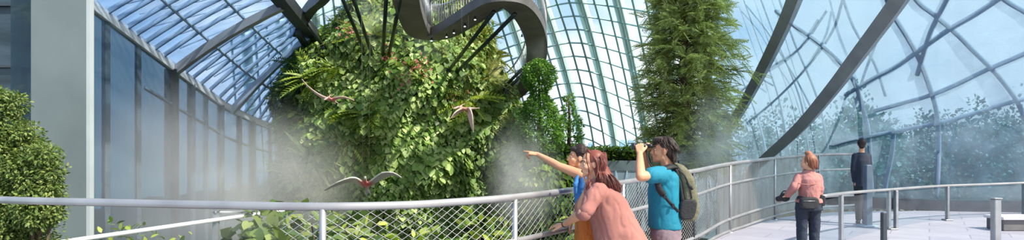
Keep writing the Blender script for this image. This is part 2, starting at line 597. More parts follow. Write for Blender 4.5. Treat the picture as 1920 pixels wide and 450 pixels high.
# ------------------------------------------------------------------ back dome: steel gridshell
G_BACK = glass_mat('clear dome glass', (0.93, 0.97, 0.98, 1), frost=0.05, gloss=0.05)
w1 = thing('window_1', 'clear glass gridshell dome wall with pale green steel ribs behind the mountain', 'glass wall', (0, 45, 0), kind='structure')


def dback(px, py):
    v = (285 - py) / 285.0
    d = 48 - 13 * v
    if px > 1150:
        d -= (px - 1150) * 0.075
    if px < 700:
        d -= (700 - px) * 0.02
    return d


def gback(k, j):
    xb = 1093 + 22.7 * k
    y0 = 280 - 25.0 * j
    v = (280 - y0) / 280.0
    dx = -60 * math.exp(-((xb - 1120) / 330.0) ** 2) - 12
    x = xb + dx * (max(v, 0) ** 1.25 if v > 0 else 0)
    q = x - 1075
    s = (0.62 * (1 - max(0, v)) + 0.16 if q > 0 else 0.40)
    y = y0 + s * (math.sqrt(q * q + 45 * 45) - 45)
    return x, y


KS = list(range(-28, 14)); JS = list(range(-1, 19))
pt = {}
for k in KS:
    for j in JS:
        x, y = gback(k, j)
        pt[k, j] = P(x, y, dback(x, y))
mb = MB()
vs = [pt[k, j] for j in JS for k in KS]
mb.add(vs, [(j * len(KS) + i, j * len(KS) + i + 1, (j + 1) * len(KS) + i + 1, (j + 1) * len(KS) + i) for j in range(len(JS) - 1) for i in range(len(KS) - 1)])
mb.build('glass_pane', G_BACK, w1)
mb = MB()
for k in KS:
    if k % 3:
        mb.tube([pt[k, j] for j in JS], 0.07, 5)
mb.build('mullion_lattice', M['dome_steel'], w1)
mb = MB()
for j in JS:
    mb.tube([pt[k, j] for k in KS], 0.055, 5)
mb.build('purlin_lattice', M['dome_steel'], w1)
for k in KS:
    if k % 3 == 0:
        mb = MB()
        pts = [pt[k, j] * 1.012 + Vector((0, 0.35, 0)) for j in JS]
        mb.rect(pts, 0.44, 0.5, up=(0, -1, 0.3))
        mb.tube([pt[k, j] for j in JS], 0.10, 5)
        mb.build('rib', M['dome_main'], w1)

# ------------------------------------------------------------------ left glazed wall and its sloping roof
BEAM_PX = [(20, -95, 9.6), (100, -45, 10.7), (170, 8, 12.0), (240, 62, 13.6), (325, 127, 16.0), (380, 168, 18.0), (430, 203, 20.0), (490, 231, 22.6), (545, 248, 25.0)]
BEAM = catmull([P(*q) for q in BEAM_PX], 6)
RIDGE_PX = [(330, -260, 9.6), (375, -190, 10.7), (430, -112, 12.0), (478, -55, 13.6), (527, 4, 16.0), (556, 38, 18.0), (578, 62, 20.0), (598, 86, 22.4), (616, 108, 24.2)]
RIDGE = catmull([P(*q) for q in RIDGE_PX], 6)


def along(path, t):
    x = t * (len(path) - 1)
    i = min(int(x), len(path) - 2)
    return path[i].lerp(path[i + 1], x - i)


def t_at_px(path, px):
    best, bt = 1e9, 0
    for i in range(401):
        q = along(path, i / 400)
        e = abs(q.x / q.y * F + 960 - px)
        if e < best:
            best, bt = e, i / 400
    return bt


def roof_pt(t, s):
    a, c = along(BEAM, t), along(RIDGE, t)
    q = a.lerp(c, s)
    q.z += 0.12 * math.sin(math.pi * s)
    return q


G_ROOF = glass_mat('blue roof glass', (0.70, 0.84, 0.97, 1), frost=0.45, frost_col=(0.28, 0.46, 0.72, 1), gloss=0.06, streak=(1.2, 0.5, 1.2), nscale=0.9)
G_WALL = glass_mat('slate wall glass', (0.15, 0.23, 0.29, 1), frost=0.45, frost_col=(0.20, 0.27, 0.33, 1), gloss=0.06, streak=(1, 1, 0.25), nscale=0.8)
w2 = thing('window_2', 'blue glass roof panels on slanted grey bars above the left wall', 'glass roof', (-8, 16, 0), kind='structure')
mb = MB()
T = [i / 48 for i in range(49)]; S = [i / 6 for i in range(7)]
mb.add([roof_pt(t, s) for t in T for s in S], [(i * 7 + j, i * 7 + j + 1, (i + 1) * 7 + j + 1, (i + 1) * 7 + j) for i in range(48) for j in range(6)])
mb.build('glass_pane', G_ROOF, w2)
mb = MB()
for px in (198, 216, 236, 252, 270, 286, 304, 344, 358, 374, 390, 408, 420, 444, 456, 470, 484, 498, 511, 523, 535):
    t = t_at_px(BEAM, px)
    mb.rect([roof_pt(t, s) + Vector((0, 0, .06)) for s in S], 0.06, 0.09)
for s in (0.33, 0.66):
    mb.rect([roof_pt(t, s) + Vector((0, 0, .04)) for t in T], 0.05, 0.08)
mb.build('glazing_bar_lattice', M['bar_pale'], w2)
# an outer layer of purlins above the glass, running across the bars
mb = MB()
for i in range(26):
    t0, t1 = i / 26, min(1, i / 26 + 0.16)
    mb.tube([roof_pt(t0, 0.02) + Vector((0, .2, .5)), roof_pt((t0 + t1) / 2, .5) + Vector((0, .2, .7)), roof_pt(t1, 0.98) + Vector((0, .2, .6))], 0.02, 5)
mb.build('outer_bars', M['bar_pale'], w2)
for px in (325, 432):
    mb = MB()
    t = t_at_px(BEAM, px)
    mb.rect([roof_pt(t, s) + Vector((0, 0, -.12)) for s in S], 0.2, 0.2)
    mb.build('rib', M['rib_grey'] if px < 400 else M['bar_pale'], w2, smooth=False)
mb = MB()
mb.rect([p + Vector((0, 0, 0)) for p in BEAM], 0.14, 0.22)
mb.build('edge_beam', M['white_steel'], w2, smooth=False)
mb = MB()
mb.rect([p + Vector((0.1, 0, 0)) for p in RIDGE], 0.36, 0.34)
mb.build('ridge_beam', M['dark_steel'], w2, smooth=False)
mb = MB()
mb.rect(catmull([P(648, -60, 15), P(606, -6, 16.5), P(585, 12, 17.5), P(566, 40, 18.4), P(556, 62, 19.2)], 5), 0.26, 0.28)
mb.build('branch_beam', M['dark_steel'], w2, smooth=False)
mb = MB()
mb.rect([P(558, 60, 18.6), P(572, 84, 20), P(586, 112, 21.5)], 0.16, 0.16)
mb.build('branch_strut', M['dark_steel'], w2, smooth=False)

w3 = thing('window_3', 'tall slate blue glazed wall with dark mullions under the white curved beam', 'glass wall', (-8, 16, 0), kind='structure')
mb = MB()
vs = []
for p in BEAM:
    vs += [(p.x, p.y, p.z - .1), (p.x, p.y, -1.6)]
mb.add(vs, [(2 * i, 2 * i + 1, 2 * i + 3, 2 * i + 2) for i in range(len(BEAM) - 1)])
mb.build('glass_pane', G_WALL, w3)
for px, wd in ((203, .08), (262, .06), (325, .30), (362, .16), (388, .08), (416, .16), (450, .14), (475, .18), (508, .12), (532, .12)):
    q = along(BEAM, t_at_px(BEAM, px))
    mb = MB()
    mb.box((q.x, q.y - 0.08, (q.z - 1.7) / 2), (wd, 0.16, q.z + 1.6))
    mb.build('mullion', M['dark_steel'] if px == 325 else M['mullion'], w3, smooth=False)
mb = MB()
mb.rect([Vector((p.x, p.y + .05, max(-1.4, p.z - 1.0))) for p in BEAM[20:]], 0.05, 0.07)
mb.build('transom_lattice', M['mullion'], w3)

# tall grey pillar with a pale edge strip
mb = MB()
xl, xr = P(58, 0, 9).x, P(161, 0, 9).x
mb.loft([[Vector((xl, 9.0, z)), Vector((xr, 9.0, z)), Vector((xr - .30, 9.5, z)), Vector((xl - .30, 9.5, z))] for z in (-2.0, 10.4)])
pil = mb.build('pillar', M['pillar'], smooth=False, kind='structure')
pil['label'] = 'tall flat grey pillar with a pale edge strip'
mb = MB()
M['strip'] = pmat('pale grey strip', srgb(158, 166, 168), srgb(170, 178, 180), .6, 0, 2)
mb.box((P(164.5, 0, 9).x, 9.05, 4.4), (0.055, 0.09, 12.0))
mb.build('edge_strip', M['strip'], pil, smooth=False)

# dark glazing behind the bush at far left
m, nt, out = new_mat('dark glazing')
b = N(nt, 'ShaderNodeBsdfPrincipled', Roughness=0.25)
tc = N(nt, 'ShaderNodeTexCoord'); mp = N(nt, 'ShaderNodeMapping')
mp.inputs['Scale'].default_value = (0.5, 0.5, 2.2)
mp.inputs['Rotation'].default_value = (0, 0.3, 0)
no = N(nt, 'ShaderNodeTexNoise', Scale=1.2, Detail=5)
nt.links.new(tc.outputs['Object'], mp.inputs['Vector']); nt.links.new(mp.outputs['Vector'], no.inputs['Vector'])
r = ramp(nt, no.outputs['Fac'], [(0.35, srgb(26, 36, 40)), (0.62, srgb(58, 72, 80))])
nt.links.new(r.outputs['Color'], b.inputs['Base Color']); nt.links.new(b.outputs[0], out.inputs['Surface'])
M['dark_glazing'] = m
mb = MB()
mb.box((-12.6, 13.0, 4), (6.9, 0.12, 12))
wl = mb.build('wall_left', m, smooth=False, kind='structure')
mb = MB()
for z in (0.6, 2.0, 3.3, 4.6):
    mb.box((-12.6, 12.9, z), (6.9, 0.1, 0.05))
for x in (-15, -13.4, -11.8, -10.4):
    mb.box((x, 12.9, 4), (0.06, 0.1, 12))
mb.build('frame_lattice', M['dark_steel'], wl, smooth=False)

# ------------------------------------------------------------------ right dome: big panes close by
def lerp_tab(tab, x):
    for (x0, y0), (x1, y1) in zip(tab, tab[1:]):
        if x <= x1:
            return y0 + (y1 - y0) * (x - x0) / (x1 - x0)
    (x0, y0), (x1, y1) = tab[-2:]
    return y0 + (y1 - y0) * (x - x0) / (x1 - x0)


DR = [(1300, 29), (1360, 26), (1440, 21.5), (1500, 19), (1560, 17.6), (1620, 16.8), (1700, 16.2), (1780, 15.8), (1920, 15.5), (2200, 15.3)]


def dright(px, py):
    h = max(0.0, (330 - py) / 330.0)
    return lerp_tab(DR, px) * (1 - 0.20 * h ** 1.35)


G_RIGHT = glass_mat('misted dome glass', (0.43, 0.62, 0.74, 1), frost=0.50, frost_col=(0.30, 0.43, 0.53, 1), gloss=0.05, streak=(1, 1, 0.8), nscale=1.6)
w4 = thing('window_4', 'misted pale blue glass dome wall on the right with thin crossing bars', 'glass wall', (10, 15, 0), kind='structure')
mb = MB()
XS = list(range(1338, 2120, 14)); YS = list(range(-190, 393, 18)) + [393]
mb.add([P(x, y, dright(x, y)) for y in YS for x in XS],
       [(j * len(XS) + i, j * len(XS) + i + 1, (j + 1) * len(XS) + i + 1, (j + 1) * len(XS) + i) for j in range(len(YS) - 1) for i in range(len(XS) - 1)])
mb.build('glass_pane', G_RIGHT, w4)


def on_right(pts, k=1.006):
    return catmull([P(x, y, dright(x, y) * k) for x, y in pts], 5)


bars = [
    [(1455, 20), (1490, 48), (1530, 75), (1570, 110), (1600, 150), (1617, 200), (1630, 262), (1636, 390)],
    [(1585, 178), (1640, 146), (1680, 125), (1730, 90), (1780, 55), (1830, 26), (1890, -14), (1960, -60)],
    [(1690, -40), (1722, 4), (1750, 26), (1790, 60), (1826, 96), (1862, 132), (1890, 166), (1912, 200), (1935, 260)],
    [(1640, 208), (1690, 194), (1740, 180), (1790, 160), (1850, 131), (1920, 101), (1990, 66)],
    [(1560, 272), (1620, 258), (1690, 244), (1780, 226), (1880, 196), (1930, 184), (2010, 168)],
    [(1655, -30), (1672, 22), (1700, 68), (1722, 108), (1742, 160), (1756, 210), (1760, 270), (1756, 390)],
    [(1840, -40), (1885, 0), (1925, 24), (1990, 70)],
    [(1720, 140), (1745, 60), (1775, 0), (1800, -60)],
    [(1656, 392), (1662, 340), (1672, 290), (1676, 240)],
]
mb = MB()
for q in bars:
    mb.tube(on_right(q), 0.055, 6)
mb.build('glazing_bar_lattice', M['bar_pale'], w4)
faint = [  # mostly reflections in the pane, modelled as thin tubes just outside it
    [(1395, 0), (1420, 70), (1446, 140), (1464, 200), (1480, 290)], [(1420, -20), (1450, 60), (1480, 130), (1504, 200), (1516, 290)],
    [(1455, -20), (1490, 80), (1520, 150), (1540, 210), (1556, 300)], [(1530, 220), (1500, 160), (1470, 110), (1440, 60), (1400, 10)],
    [(1400, 230), (1450, 190), (1510, 130), (1560, 60), (1580, 0)], [(1390, 170), (1440, 130), (1500, 90), (1550, 20)],
    [(1380, 120), (1420, 220), (1440, 300)], [(1575, -20), (1600, 50), (1640, 120), (1660, 180)],
    [(1540, 300), (1590, 230), (1620, 140), (1650, 60)],
    [(1345, 20), (1352, 70), (1400, 130), (1450, 160)], [(1340, 60), (1380, 105), (1405, 135)],
]
mb = MB()
for q in faint:
    mb.tube(catmull([P(x, y, dright(x, y) * 1.03) for x, y in q], 4), 0.035, 5)
mb.build('outer_bars', M['bar_pale'], w4)
for pts in ([(1322, 440), (1324, 370), (1330, 310), (1340, 285), (1362, 248), (1395, 195), (1432, 126), (1465, 58), (1490, -2), (1508, -60), (1520, -130)],
            [(1404, 440), (1405, 370), (1409, 330), (1418, 311), (1436, 296), (1500, 238), (1560, 168), (1610, 102), (1655, 42), (1688, -4), (1722, -60), (1760, -130)]):
    mb = MB()
    path = catmull([P(x, y, dright(x, y) * 0.965) for x, y in pts], 6)
    mb.rect(path, 0.24, 0.30, up=(-0.5, 0.5, 0.6))
    mb.build('rib', M['rib_grey'], w4, smooth=False)
# dark kerb along the foot of the dome
mb = MB()
kp = [P(x, 396, dright(x, 396) * 0.975) for x in range(1540, 2110, 20)]
mb.rect([Vector((p.x, p.y, 0.14)) for p in kp], 0.35, 0.28)
M['kerb'] = pmat('slate blue kerb', srgb(22, 32, 46), srgb(34, 44, 58), 0.6, 0, 4)
mb.build('trim_1', M['kerb'], smooth=False, kind='structure')

# ------------------------------------------------------------------ terrace wall below the hedge
mb = MB()
mb.box((3.0, 21.6, 0.98), (9.6, 0.8, 0.36))
wt = mb.build('wall_terrace', M['concrete'], smooth=False, kind='structure')
M['white_wall'] = pmat('white render', srgb(212, 216, 214), srgb(226, 228, 226), .8, 0, 2)
mb = MB(); mb.box((3.0, 21.39, -0.4), (9.6, 0.3, 2.4)); mb.build('panel_wall', M['white_wall'], wt, smooth=False)
mb = MB()
for i in range(24):
    x = -1.6 + i * 0.4
    mb.tube([(x, 21.22, -1.4), (x, 21.22, 0.80)], 0.03, 5)
    mb.tube([(x, 21.22, -1.4), (x + (0.4 if i % 2 else -0.4), 21.22, 0.80)], 0.035, 5)
mb.build('lattice', M['white_steel'], wt)

# ------------------------------------------------------------------ outside the dome
m, nt, out = new_mat('bay water and lawns')
b = N(nt, 'ShaderNodeBsdfPrincipled', Roughness=0.3)
tc = N(nt, 'ShaderNodeTexCoord')
no = N(nt, 'ShaderNodeTexNoise', Scale=0.012, Detail=5)
nt.links.new(tc.outputs['Object'], no.inputs['Vector'])
r = ramp(nt, no.outputs['Fac'], [(0.4, srgb(92, 150, 156)), (0.6, srgb(150, 188, 190))])
nt.links.new(r.outputs['Color'], b.inputs['Base Color']); nt.links.new(b.outputs[0], out.inputs['Surface'])
mb = MB()
mb.add([(-4000, -60, -12), (4000, -60, -12), (4000, 5000, -12), (-4000, 5000, -12)], [(0, 1, 2, 3)])
mb.build('sea', m, kind='structure')

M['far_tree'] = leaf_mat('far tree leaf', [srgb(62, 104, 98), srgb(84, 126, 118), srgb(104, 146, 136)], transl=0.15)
M['far_hedge'] = leaf_mat('brown green hedge leaf', [srgb(70, 78, 62), srgb(100, 100, 78), srgb(128, 124, 100), srgb(80, 92, 70)], transl=0.15)


TUFT = ([(0, 0, 0), (.35, .35, .06), (.1, .9, 0), (-.3, .55, .05)], [(0, 1, 2, 3)])


def leaf_cloud(mb, centre, rad, n, size, tmpl=OVAL, seed=0, shell=0.55):
    g = np.random.default_rng(seed)
    d = unit(g.normal(size=(n, 3)))
    d[:, 1] = np.where(g.random(n) < 0.55, -np.abs(d[:, 1]), d[:, 1])
    rr = shell + (1.06 - shell) * g.random(n) ** 0.5
    bump = 1 + 0.13 * np.sin(d[:, 0] * 7 + seed) * np.sin(d[:, 2] * 6 + seed * 2) + 0.08 * np.sin(d[:, 0] * 15 + d[:, 2] * 13)
    pos = np.array(centre) + d * np.array(rad) * (rr * bump)[:, None]
    tip = d * 0.8 + g.normal(size=(n, 3)) * 0.5 + np.array([0, 0, -0.25])
    nr = d * 0.6 + np.array([0, 0, 0.8]) + g.normal(size=(n, 3)) * 0.4
    X, Y, Z = frame_from(tip, nr)
    s = size * (0.7 + 0.6 * g.random(n))
    mb.leaves(tmpl, pos, X, Y, Z, s)


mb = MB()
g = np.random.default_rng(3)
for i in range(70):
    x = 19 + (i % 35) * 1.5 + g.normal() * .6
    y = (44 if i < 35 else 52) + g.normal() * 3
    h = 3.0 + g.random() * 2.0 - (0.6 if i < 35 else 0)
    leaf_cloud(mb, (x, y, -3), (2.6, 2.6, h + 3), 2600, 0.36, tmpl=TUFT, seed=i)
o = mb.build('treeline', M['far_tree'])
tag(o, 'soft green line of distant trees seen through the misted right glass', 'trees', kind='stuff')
mb = MB()
for i in range(22):
    x = 10.0 + i * 0.62
    leaf_cloud(mb, (x, 18.6 + 0.3 * math.sin(i * 2.1), -0.2), (0.6, 0.55, 0.95 + .22 * math.sin(i * 1.7)), 420, 0.17, seed=100 + i)
o = mb.build('undergrowth', M['far_hedge'])
tag(o, 'brownish low planting outside the glass just past the dark kerb', 'plants', kind='stuff')

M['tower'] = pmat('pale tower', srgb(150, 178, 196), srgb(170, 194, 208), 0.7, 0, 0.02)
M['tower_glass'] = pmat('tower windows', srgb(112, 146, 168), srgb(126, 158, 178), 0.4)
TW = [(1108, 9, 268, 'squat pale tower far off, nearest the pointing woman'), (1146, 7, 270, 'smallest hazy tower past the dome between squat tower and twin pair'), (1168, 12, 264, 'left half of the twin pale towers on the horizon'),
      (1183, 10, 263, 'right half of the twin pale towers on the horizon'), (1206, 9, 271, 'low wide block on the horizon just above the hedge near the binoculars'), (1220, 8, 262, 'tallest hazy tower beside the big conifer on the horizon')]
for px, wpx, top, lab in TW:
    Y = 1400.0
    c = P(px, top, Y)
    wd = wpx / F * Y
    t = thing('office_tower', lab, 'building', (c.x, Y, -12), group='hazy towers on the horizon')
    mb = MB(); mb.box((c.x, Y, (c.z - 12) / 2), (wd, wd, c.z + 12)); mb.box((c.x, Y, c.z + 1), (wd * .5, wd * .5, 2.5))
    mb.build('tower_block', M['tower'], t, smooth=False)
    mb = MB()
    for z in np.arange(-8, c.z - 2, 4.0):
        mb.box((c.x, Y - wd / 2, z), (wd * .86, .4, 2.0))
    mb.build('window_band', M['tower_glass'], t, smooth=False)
# ------------------------------------------------------------------ the planted mountain
MC = Vector((-4.02, 22.0, 0))
MPROF = [(-2.0, 722, 3.4), (-0.76, 726, 3.5), (1.2, 742, 3.85), (3.1, 752, 3.82), (4.82, 748, 3.45), (5.78, 770, 2.62), (6.93, 782, 1.95), (8.0, 800, 1.75), (10.0, 812, 1.5)]


def mprof(z):
    z = max(-2.0, min(10.0, z))
    for (z0, c0, r0), (z1, c1, r1) in zip(MPROF, MPROF[1:]):
        if z <= z1:
            t = (z - z0) / (z1 - z0)
            t = t * t * (3 - 2 * t) * 0.4 + t * 0.6
            return (c0 + (c1 - c0) * t - 960) / F * 22, r0 + (r1 - r0) * t
    return 0, 1


def mbump(th, z):
    return 1 + 0.045 * math.sin(3 * th + 1.3 * z) + 0.04 * math.sin(5 * th - 2.1 * z + 1) + 0.03 * math.sin(9 * th + 3.3 * z) + 0.02 * math.sin(14 * th - 5 * z)


def mpoint(th, z, off=0.0):
    """th = 0 faces the camera, positive to the right."""
    cx, r = mprof(z)
    r = r * mbump(th, z) + off
    return Vector((cx + r * math.sin(th), 22 - r * math.cos(th), z))


def mnormal(th, z):
    a = mpoint(th + 0.03, z) - mpoint(th - 0.03, z)
    c = mpoint(th, z + 0.06) - mpoint(th, z - 0.06)
    return vnorm(a.cross(c))


mt = thing('planted_mountain', 'tall rock mountain covered all over in leafy green plants', 'plant mountain', (MC.x, MC.y, -1.5))
mb = MB()
zs = np.linspace(-2.0, 10.0, 90)
mb.loft([[mpoint(2 * math.pi * k / 96, z, -0.12) for k in range(96)] for z in zs])
mb.build('rock_core', M['rock'], mt)


def scatter_mountain(n, accept, seed, thmax=1.9):
    g = np.random.default_rng(seed)
    out = []
    while len(out) < n:
        th = g.uniform(-thmax, thmax); z = g.uniform(-1.9, 9.6)
        if g.random() > mprof(z)[1] / 3.9:
            continue
        if g.random() < accept(th, z):
            out.append((th, z))
    return out, g


def patch(th, z, a, b, c):
    return 0.5 + 0.5 * math.sin(a * th + b * z + c) * math.sin(b * 0.7 * th - a * 0.5 * z + c * 2)


def sm(x, a, b):
    t = max(0, min(1, (x - a) / (b - a)))
    return t * t * (3 - 2 * t)


def w_heart(th, z):
    return sm(th, -0.75, -0.35) * (0.35 + 0.65 * sm(5.2 - z, 0, 1.6)) * (0.45 + 0.55 * patch(th, z, 3.1, 2.2, .5)) * (1 - 0.75 * sm(th, .55, .95) * sm(z, 2.6, 3.6))


def w_small(th, z):
    return 0.25 + 0.75 * patch(th, z, 4.3, 1.7, 2.0) * sm(z, 1.0, 4.5)


def w_moss(th, z):
    return sm(th, .35, .8) * sm(z, 1.8, 3.4) * (0.4 + .6 * patch(th, z, 3, 3, 1)) + 0.25 * sm(z, 4.5, 6)


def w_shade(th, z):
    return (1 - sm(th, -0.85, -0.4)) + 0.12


def leafy(name, mat, label, n, accept, seed, tmpl, size, off, droop, jitter, stretch=1.0):
    pts, g = scatter_mountain(n, accept, seed)
    pos, nr = [], []
    for th, z in pts:
        pos.append(mpoint(th, z, g.uniform(*off))); nr.append(mnormal(th, z))
    pos = np.array([tuple(p) for p in pos]); nr = np.array([tuple(p) for p in nr])
    tip = np.array([0, 0, -droop]) + nr * 0.45 + g.normal(size=(n, 3)) * jitter
    zz = nr * 0.9 + np.array([0, 0, 0.55]) + g.normal(size=(n, 3)) * 0.35
    X, Y, Z = frame_from(tip, zz)
    # stands of the same plant: size changes slowly over the surface
    s = np.array([size * (0.62 + 0.75 * patch(th, z, 2.1, 3.0, 4.0)) for th, z in pts]) * (0.75 + 0.5 * g.random(n))
    mb = MB()
    mb.leaves(tmpl, pos, X, Y, Z, np.stack([s, s * stretch], 1))
    return mb.build(name, M[mat], mt, kind='stuff', label=label)


leafy('climbing_foliage', 'heart', 'big heart-shaped leaves hanging over the sunny face of the planted mountain', 17000, w_heart, 11, HEART, 0.185, (0.02, 0.34), 0.9, 0.28)
leafy('small_leaf_foliage', 'small', 'small yellow green leaves on the upper slopes of the planted mountain', 11000, w_small, 12, OVAL, 0.19, (-0.02, 0.25), 0.5, 0.5)
leafy('moss_foliage', 'moss', 'feathery olive ferns on the upper right shoulder of the planted mountain', 2000, w_moss, 13, SPRAY, 0.45, (0.0, 0.2), 0.8, 0.4)
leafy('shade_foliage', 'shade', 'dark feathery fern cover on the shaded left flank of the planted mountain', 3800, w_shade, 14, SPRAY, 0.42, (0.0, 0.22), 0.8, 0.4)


def mtn_at(px, py):
    """Angle and height of the mountain's face along the sight line of a photo point."""
    best = None
    for i in range(121):
        th = -1.6 + 3.2 * i / 120
        for it in range(1):
            z = CAMZ + (HY - py) / F * 19
            for _ in range(4):
                q = mpoint(th, z); z = CAMZ + (HY - py) / F * q.y
        q = mpoint(th, z)
        e = abs(q.x / q.y * F + 960 - px)
        if best is None or e < best[0]:
            best = (e, th, z)
    return best[1], best[2]


def rosette(name, label, cat, px, py, n, size, mat, tmpl=BLADE, spread=1.0, group=None, seed=0, width=1.0, lift=0.5):
    th, z = mtn_at(px, py)
    nrm = mnormal(th, z); base = mpoint(th, z, 0.18)
    g = np.random.default_rng(seed + int(px))
    t = thing(name, label, cat, base, group)
    d = g.normal(size=(n, 3))
    nn = np.array(tuple(nrm))
    d = unit(d - (d @ nn)[:, None] * nn * 0.9)
    tip = d * spread + nn * (0.35 + 0.5 * g.random(n))[:, None] + np.array([0, 0, lift])
    zz = nn * 0.6 + np.array([0, 0, 0.9]) + g.normal(size=(n, 3)) * .2
    X, Y, Z = frame_from(tip, zz)
    pos = np.array(tuple(base)) + g.normal(size=(n, 3)) * 0.02
    s = size * (0.7 + 0.5 * g.random(n))
    mb = MB(); mb.leaves(tmpl, pos, X, Y, Z, np.stack([s * width, s], 1))
    mb.build('blade_rosette' if tmpl is BLADE else 'frond_rosette', M[mat], t)
    mb = MB(); mb.capsule(base - nrm * 0.12, base + nrm * 0.03, 0.05, 0.035, 8)
    mb.build('root_stock', M['bark'], t)
    return t, base, nrm


rosette('bromeliad', 'spiky pale bromeliad high in the gap of the aerial walkway bend', 'bromeliad', 828, 14, 34, 0.62, 'bromeliad', lift=0.6, seed=1)
rosette('bromeliad', 'spiky bromeliad just below the aerial walkway corner, above the pink flowers', 'bromeliad', 782, 152, 30, 0.55, 'bromeliad', seed=2)
rosette('bromeliad', 'spiky pale bromeliad at the misty top beside the paired struts', 'bromeliad', 706, 18, 28, 0.5, 'bromeliad', seed=3)
rosette('bromeliad', 'small spiky bromeliad near the right edge under the long double struts', 'bromeliad', 866, 160, 24, 0.42, 'bromeliad', seed=4)
rosette('arching_grass', 'arching long-bladed grass clump in mist on the shaded left flank', 'grass plant', 598, 306, 40, 1.15, 'bush', spread=1.2, lift=0.7, seed=5, width=.7)
rosette('arching_grass', 'arching long-bladed clump left of the lowest flying reptile', 'grass plant', 572, 336, 34, 1.0, 'bush', spread=1.2, lift=0.7, seed=6, width=.7)
FERNS = [(862, 185, 'bright lime fern spreading just above the right flying reptile'), (640, 130, 'fern on the left shoulder of the mountain below the dark beam'),
         (600, 150, 'fern on the outermost left edge of the mountain, above the upper flying reptile'), (690, 215, 'fern half way up the mountain right of the upper flying reptile'),
         (905, 150, 'fern on the far right shoulder beside the ring opening'), (660, 265, 'pale fern tuft in the middle left, above the lowest flying reptile'),
         (915, 110, 'fern near the ring opening between the long struts'), (700, 70, 'fern high up between the two strut pairs')]
for i, (px, py, lab) in enumerate(FERNS):
    rosette('fern', lab, 'fern', px, py, 18, 0.85 if i else 1.0, 'lime' if i == 0 else ('moss' if i in (4, 5, 6) else 'small'), tmpl=FROND, spread=1.0, lift=0.25, seed=20 + i)
FLOW = [(770, 128, 'pink flowering plant below the walkway corner, upper of the pair on the sunny face'), (782, 140, 'pink flowering plant just right of the foot of the vertical struts'), (664, 68, 'pink flowering plant high beside the left strut pair'),
        (728, 112, 'pink flowering plant where the vertical struts meet the mountain'), (836, 176, 'pink flowering plant left of the lime fern'), (757, 150, 'pink flowering plant lowest on the sunny face beside the bromeliad')]
for i, (px, py, lab) in enumerate(FLOW):
    th, z = mtn_at(px, py)
    nrm = mnormal(th, z); base = mpoint(th, z, 0.2)
    t = thing('flowering_plant', lab, 'flowering plant', base)
    g = np.random.default_rng(50 + i)
    n = 26
    d = unit(g.normal(size=(n, 3)) + np.array(tuple(nrm)))
    mb = MB()
    X, Y, Z = frame_from(d + np.array([0, 0, .3]), np.array(tuple(nrm)) + np.zeros((n, 3)) + g.normal(size=(n, 3)) * .3)
    mb.leaves(OVAL, np.array(tuple(base)) + d * 0.03, X, Y, Z, 0.24 * (.7 + .5 * g.random(n)))
    mb.build('leaf_cluster', M['small'], t)
    for k in range(14):
        c = np.array(tuple(base + nrm * 0.2)) + g.normal(size=3) * np.array([.22, .05, .16])
        dd = unit(g.normal(size=(6, 3)) + np.array(tuple(nrm)) * .8)
        X, Y, Z = frame_from(dd, np.array(tuple(nrm)) + np.zeros((6, 3)) + g.normal(size=(6, 3)) * .2)
        mb = MB()
        mb.leaves(OVAL, c + np.zeros((6, 3)), X, Y, Z, np.full(6, 0.062))
        mb.build('blossom', M['pink'], t)

# ------------------------------------------------------------------ aerial walkway seen from below
WALK_PX = [(752, -70, 13.0), (757, -30, 13.6), (763, 5, 14.6), (772, 34, 15.6), (782, 56, 16.5), (796, 66, 17.0), (816, 67, 17.0), (838, 60, 16.6), (872, 40, 15.7), (905, 18, 14.9), (934, 4, 14.4), (962, 6, 14.5),
           (986, 28, 15.4), (1001, 58, 16.8), (1007, 90, 18.4), (1003, 120, 20.4), (990, 150, 22.4), (968, 176, 24.0), (940, 196, 25.0)]
WALK = catmull([P(*q) for q in WALK_PX], 7)
wk = thing('aerial_walkway', 'curved aerial walkway looping out from the mountain, brown underside overhead', 'walkway', (WALK[0].x, WALK[0].y, WALK[0].z))
mb = MB(); mb.rect(WALK, 0.50, 0.12); mb.build('soffit', M['soffit'], wk, smooth=False)


def offset_path(path, d, dz):
    out = []
    for i, p in enumerate(path):
        t = path[min(i + 1, len(path) - 1)] - path[max(i - 1, 0)]
        s = vnorm(Vector((t.y, -t.x, 0)))
        out.append(p + s * d + Vector((0, 0, dz)))
    return out


for d in (-0.28, 0.28):
    mb = MB(); mb.rect(offset_path(WALK, d, 0.05), 0.07, 0.24); mb.build('edge_beam', M['fascia'], wk, smooth=False)
for d in (-0.28, 0.28):
    mb = MB()
    lo, hi = offset_path(WALK, d, 0.22), offset_path(WALK, d, 0.92)
    for i in range(len(lo)):
        mb.tube([lo[i], hi[i]], 0.008, 4)
    mb.tube(hi, 0.03, 6)
    mb.build('balustrade', M['steel_dull'], wk)
M['blue_lamp'], nt, out = new_mat('blue spotlight lens')
e = N(nt, 'ShaderNodeEmission', Strength=6.0); e.inputs[0].default_value = (0.35, 0.55, 1, 1); nt.links.new(e.outputs[0], out.inputs[0])
M['white_lamp'], nt, out = new_mat('white spotlight lens')
e = N(nt, 'ShaderNodeEmission', Strength=2.5); e.inputs[0].default_value = (0.9, 0.95, 1, 1); nt.links.new(e.outputs[0], out.inputs[0])
SPOT = [(811, 64, 16.9, 'blue', 'small spotlight under the walkway shining blue, nearest the corner'), (838, 58, 16.2, 'white', 'small white spotlight second along the walkway underside from the corner'),
        (852, 52, 15.9, 'white', 'small white spotlight third along the walkway underside from the corner'), (871, 44, 15.5, 'white', 'small white spotlight fourth along the walkway underside from the corner'),
        (892, 36, 15.1, 'white', 'small white spotlight under the walkway beside the top of the long struts'), (984, 72, 16.9, 'white', 'small dark spotlight on the inner edge of the walkway ring')]
